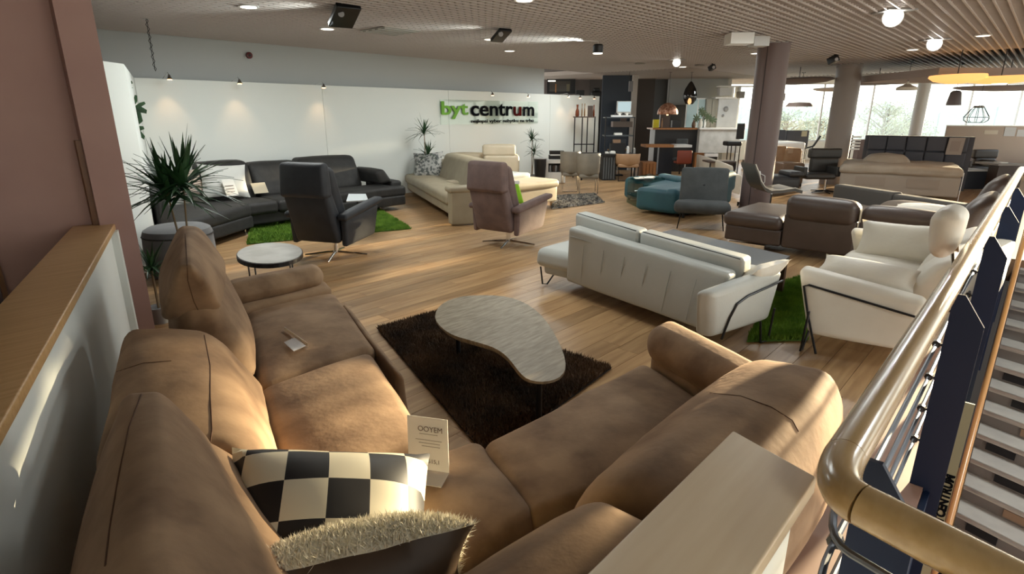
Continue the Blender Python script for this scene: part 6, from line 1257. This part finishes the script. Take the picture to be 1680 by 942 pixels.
c = VY(408, 91, 10.88); t = thing('fire_alarm', 'small dark red round alarm on the grey upper wall', 'alarm', c); MB().lathe(c, [(.055, 0), (.055, .04), (.03, .05)], 20, ax=(0, -1, 0)).build('body', M('alarm_red', (.12, .01, .01), .4), t); MB().lathe(c + V((0, -.05, 0)), [(.025, 0), (.02, .01)], 14, ax=(0, -1, 0)).build('sounder', M('alarm_dark', (.03, .01, .01), .5), t)
# ================================================================= WALL SIGN
sg = thing('wall_sign', 'glass wall sign with green and black lettering on the white partition', 'sign', VY(800, 185, WY - .05))
a, b = VY(721, 163, WY - .03), VY(721, 205, WY - .03); c = VY(879, 165, WY - .03)
MB().box(a.x, c.x + .1, WY - .035, WY - .028, b.z, a.z).build('glass_panel', glass('sign_glass', (.90, .93, .91), .05), sg, smooth=False)
yS = WY - .05
def sgn(s, px0, px1, pyb, pyt, mat, name, desc=0, bold=.02):
    v, f = text_mesh(s, 1.0, .0, bold); x0 = min(p.x for p in v); x1 = max(p.x for p in v); z1 = max(p.y for p in v); z0 = min(p.y for p in v)
    A = VY(px0, (pyb + pyt) / 2, yS); B = VY(px1, (pyb + pyt) / 2, yS); ZB = VY((px0 + px1) / 2, pyb, yS).z; ZT = VY((px0 + px1) / 2, pyt, yS).z
    mb = MB()
    for dy in (0, .012): 
        k_ = len(mb.v); mb.v += [V((A.x + (p.x - x0) / (x1 - x0) * (B.x - A.x), yS - dy, ZB + (p.y - z0) / (z1 - z0) * (ZT - ZB))) for p in v]; mb.f += [tuple(i + k_ for i in q) for q in f]
    mb.build(name, mat, sg, smooth=False)
grn = M('green_lettering', (.16, .42, .03), .5); redl = M('dark_red_lettering', (.06, .005, .004), .9, spec=.08)
sgn('byt', 724, 768, 195.5, 166.5, grn, 'green_lettering', bold=.022); sgn('centr', 772, 841, 190.5, 170, print_blk, 'black_lettering', bold=.018); sgn('u', 842, 855, 190.5, 175, redl, 'red_letter', bold=.02); sgn('m', 858, 876, 190.5, 175, print_blk, 'black_lettering', bold=.018)
sgn('nejlepsi vyber nabytku na trhu', 773, 875, 202.5, 195.5, print_blk, 'small_lettering', bold=.02)
# ================================================================= OUTSIDE
def ridge(name, label, f, l0, l1, zb, hts, mat, seed):
    r_ = random.Random(seed); n = 90; mb = MB(); rows_ = 5
    for k_ in range(rows_):
        for i in range(n + 1):
            u = i / n; lat = l0 + (l1 - l0) * u; h = hts[0] + (hts[1] - hts[0]) * u + noise.noise(V((u * 9, seed, 0))) * hts[2] + noise.noise(V((u * 50, seed, 5))) * hts[2] * .35
            t_ = k_ / (rows_ - 1); p = fwd_ * (f + 14 * t_) + rgt_ * lat; mb.v.append(up(p, zb + (h - zb) * math.sin(t_ * math.pi / 2) + noise.noise(V((u * 60, t_ * 6, seed))) * .8 * (t_ > 0)))
    for k_ in range(rows_ - 1):
        for i in range(n): a = k_ * (n + 1) + i; mb.f.append((a, a + 1, a + n + 2, a + n + 1))
    o = mb.build(name, mat, smooth=True, kind='structure'); return o
hz1 = M('hazy_hill', (.27, .29, .24), .9, col2=(.33, .35, .29), nscale=.25)  # haze is put into the pale colours of hill, ground and trees
ridge('hillside', '', 75, 15, 95, -8, (2.6, 2.8, 1.2), hz1, 3)
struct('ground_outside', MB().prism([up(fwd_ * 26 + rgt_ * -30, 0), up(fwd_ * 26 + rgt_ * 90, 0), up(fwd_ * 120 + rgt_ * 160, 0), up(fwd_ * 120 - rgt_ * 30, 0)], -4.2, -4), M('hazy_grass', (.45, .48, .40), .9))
def tree(px, pyb, pyt, f, label, seed, wide):
    r_ = random.Random(seed); c = VF(px, pyb, f); zt = VF(px, pyt, f).z; zb = -4; t = thing('garden_tree', label, 'tree', up(c, zb), 'trees outside the windows'); H_ = zt - zb; base = up(c, zb)
    bk = M('hazy_bark', (.20, .19, .17), .9); fl_ = M('hazy_leaf', (.24, .26, .19), .9, col2=(.30, .32, .24), nscale=1)
    MB().tube([base, base + V((0, 0, H_ * .5)), base + V((0, 0, H_ * .95))], [.22, .14, .04], 8).build('trunk', bk, t); br = MB(); lv = MB()
    for i in range(34):
        h = H_ * r_.uniform(.35, .9); an_ = r_.random() * 6.28; L_ = wide * (1.15 - h / H_) * r_.uniform(.6, 1.2); e = base + V((math.cos(an_) * L_, math.sin(an_) * L_, h + L_ * .6)); s = base + V((0, 0, h)); br.tube([s, lerp(s, e, .5) + V((0, 0, .1)), e], [.05, .03, .01], 5)
        for j in range(70):
            p = lerp(s, e, r_.uniform(.4, 1.05)) + V((r_.gauss(0, .3), r_.gauss(0, .3), r_.gauss(0, .25))); d1 = V((r_.gauss(0, 1), r_.gauss(0, 1), r_.gauss(0, 1))).normalized() * .13; d2_ = V((r_.gauss(0, 1), r_.gauss(0, 1), r_.gauss(0, 1))).normalized() * .13; lv.add([p, p + d1, p + d2_], [(0, 1, 2)])
    br.build('branches', bk, t); lv.build('foliage', fl_, t, smooth=False, kind='stuff')
tree(1448, 215, 165, 40, 'bare-looking pale tree seen through the middle window', 4, 3.6); tree(1290, 215, 176, 38, 'leafy pale tree seen through the left window', 7, 3.4); tree(1345, 215, 188, 44, 'low pale tree right of the leafy one in the left window', 9, 3.0); tree(1480, 215, 180, 50, 'pale tree beside the slender column outside', 12, 3.4)
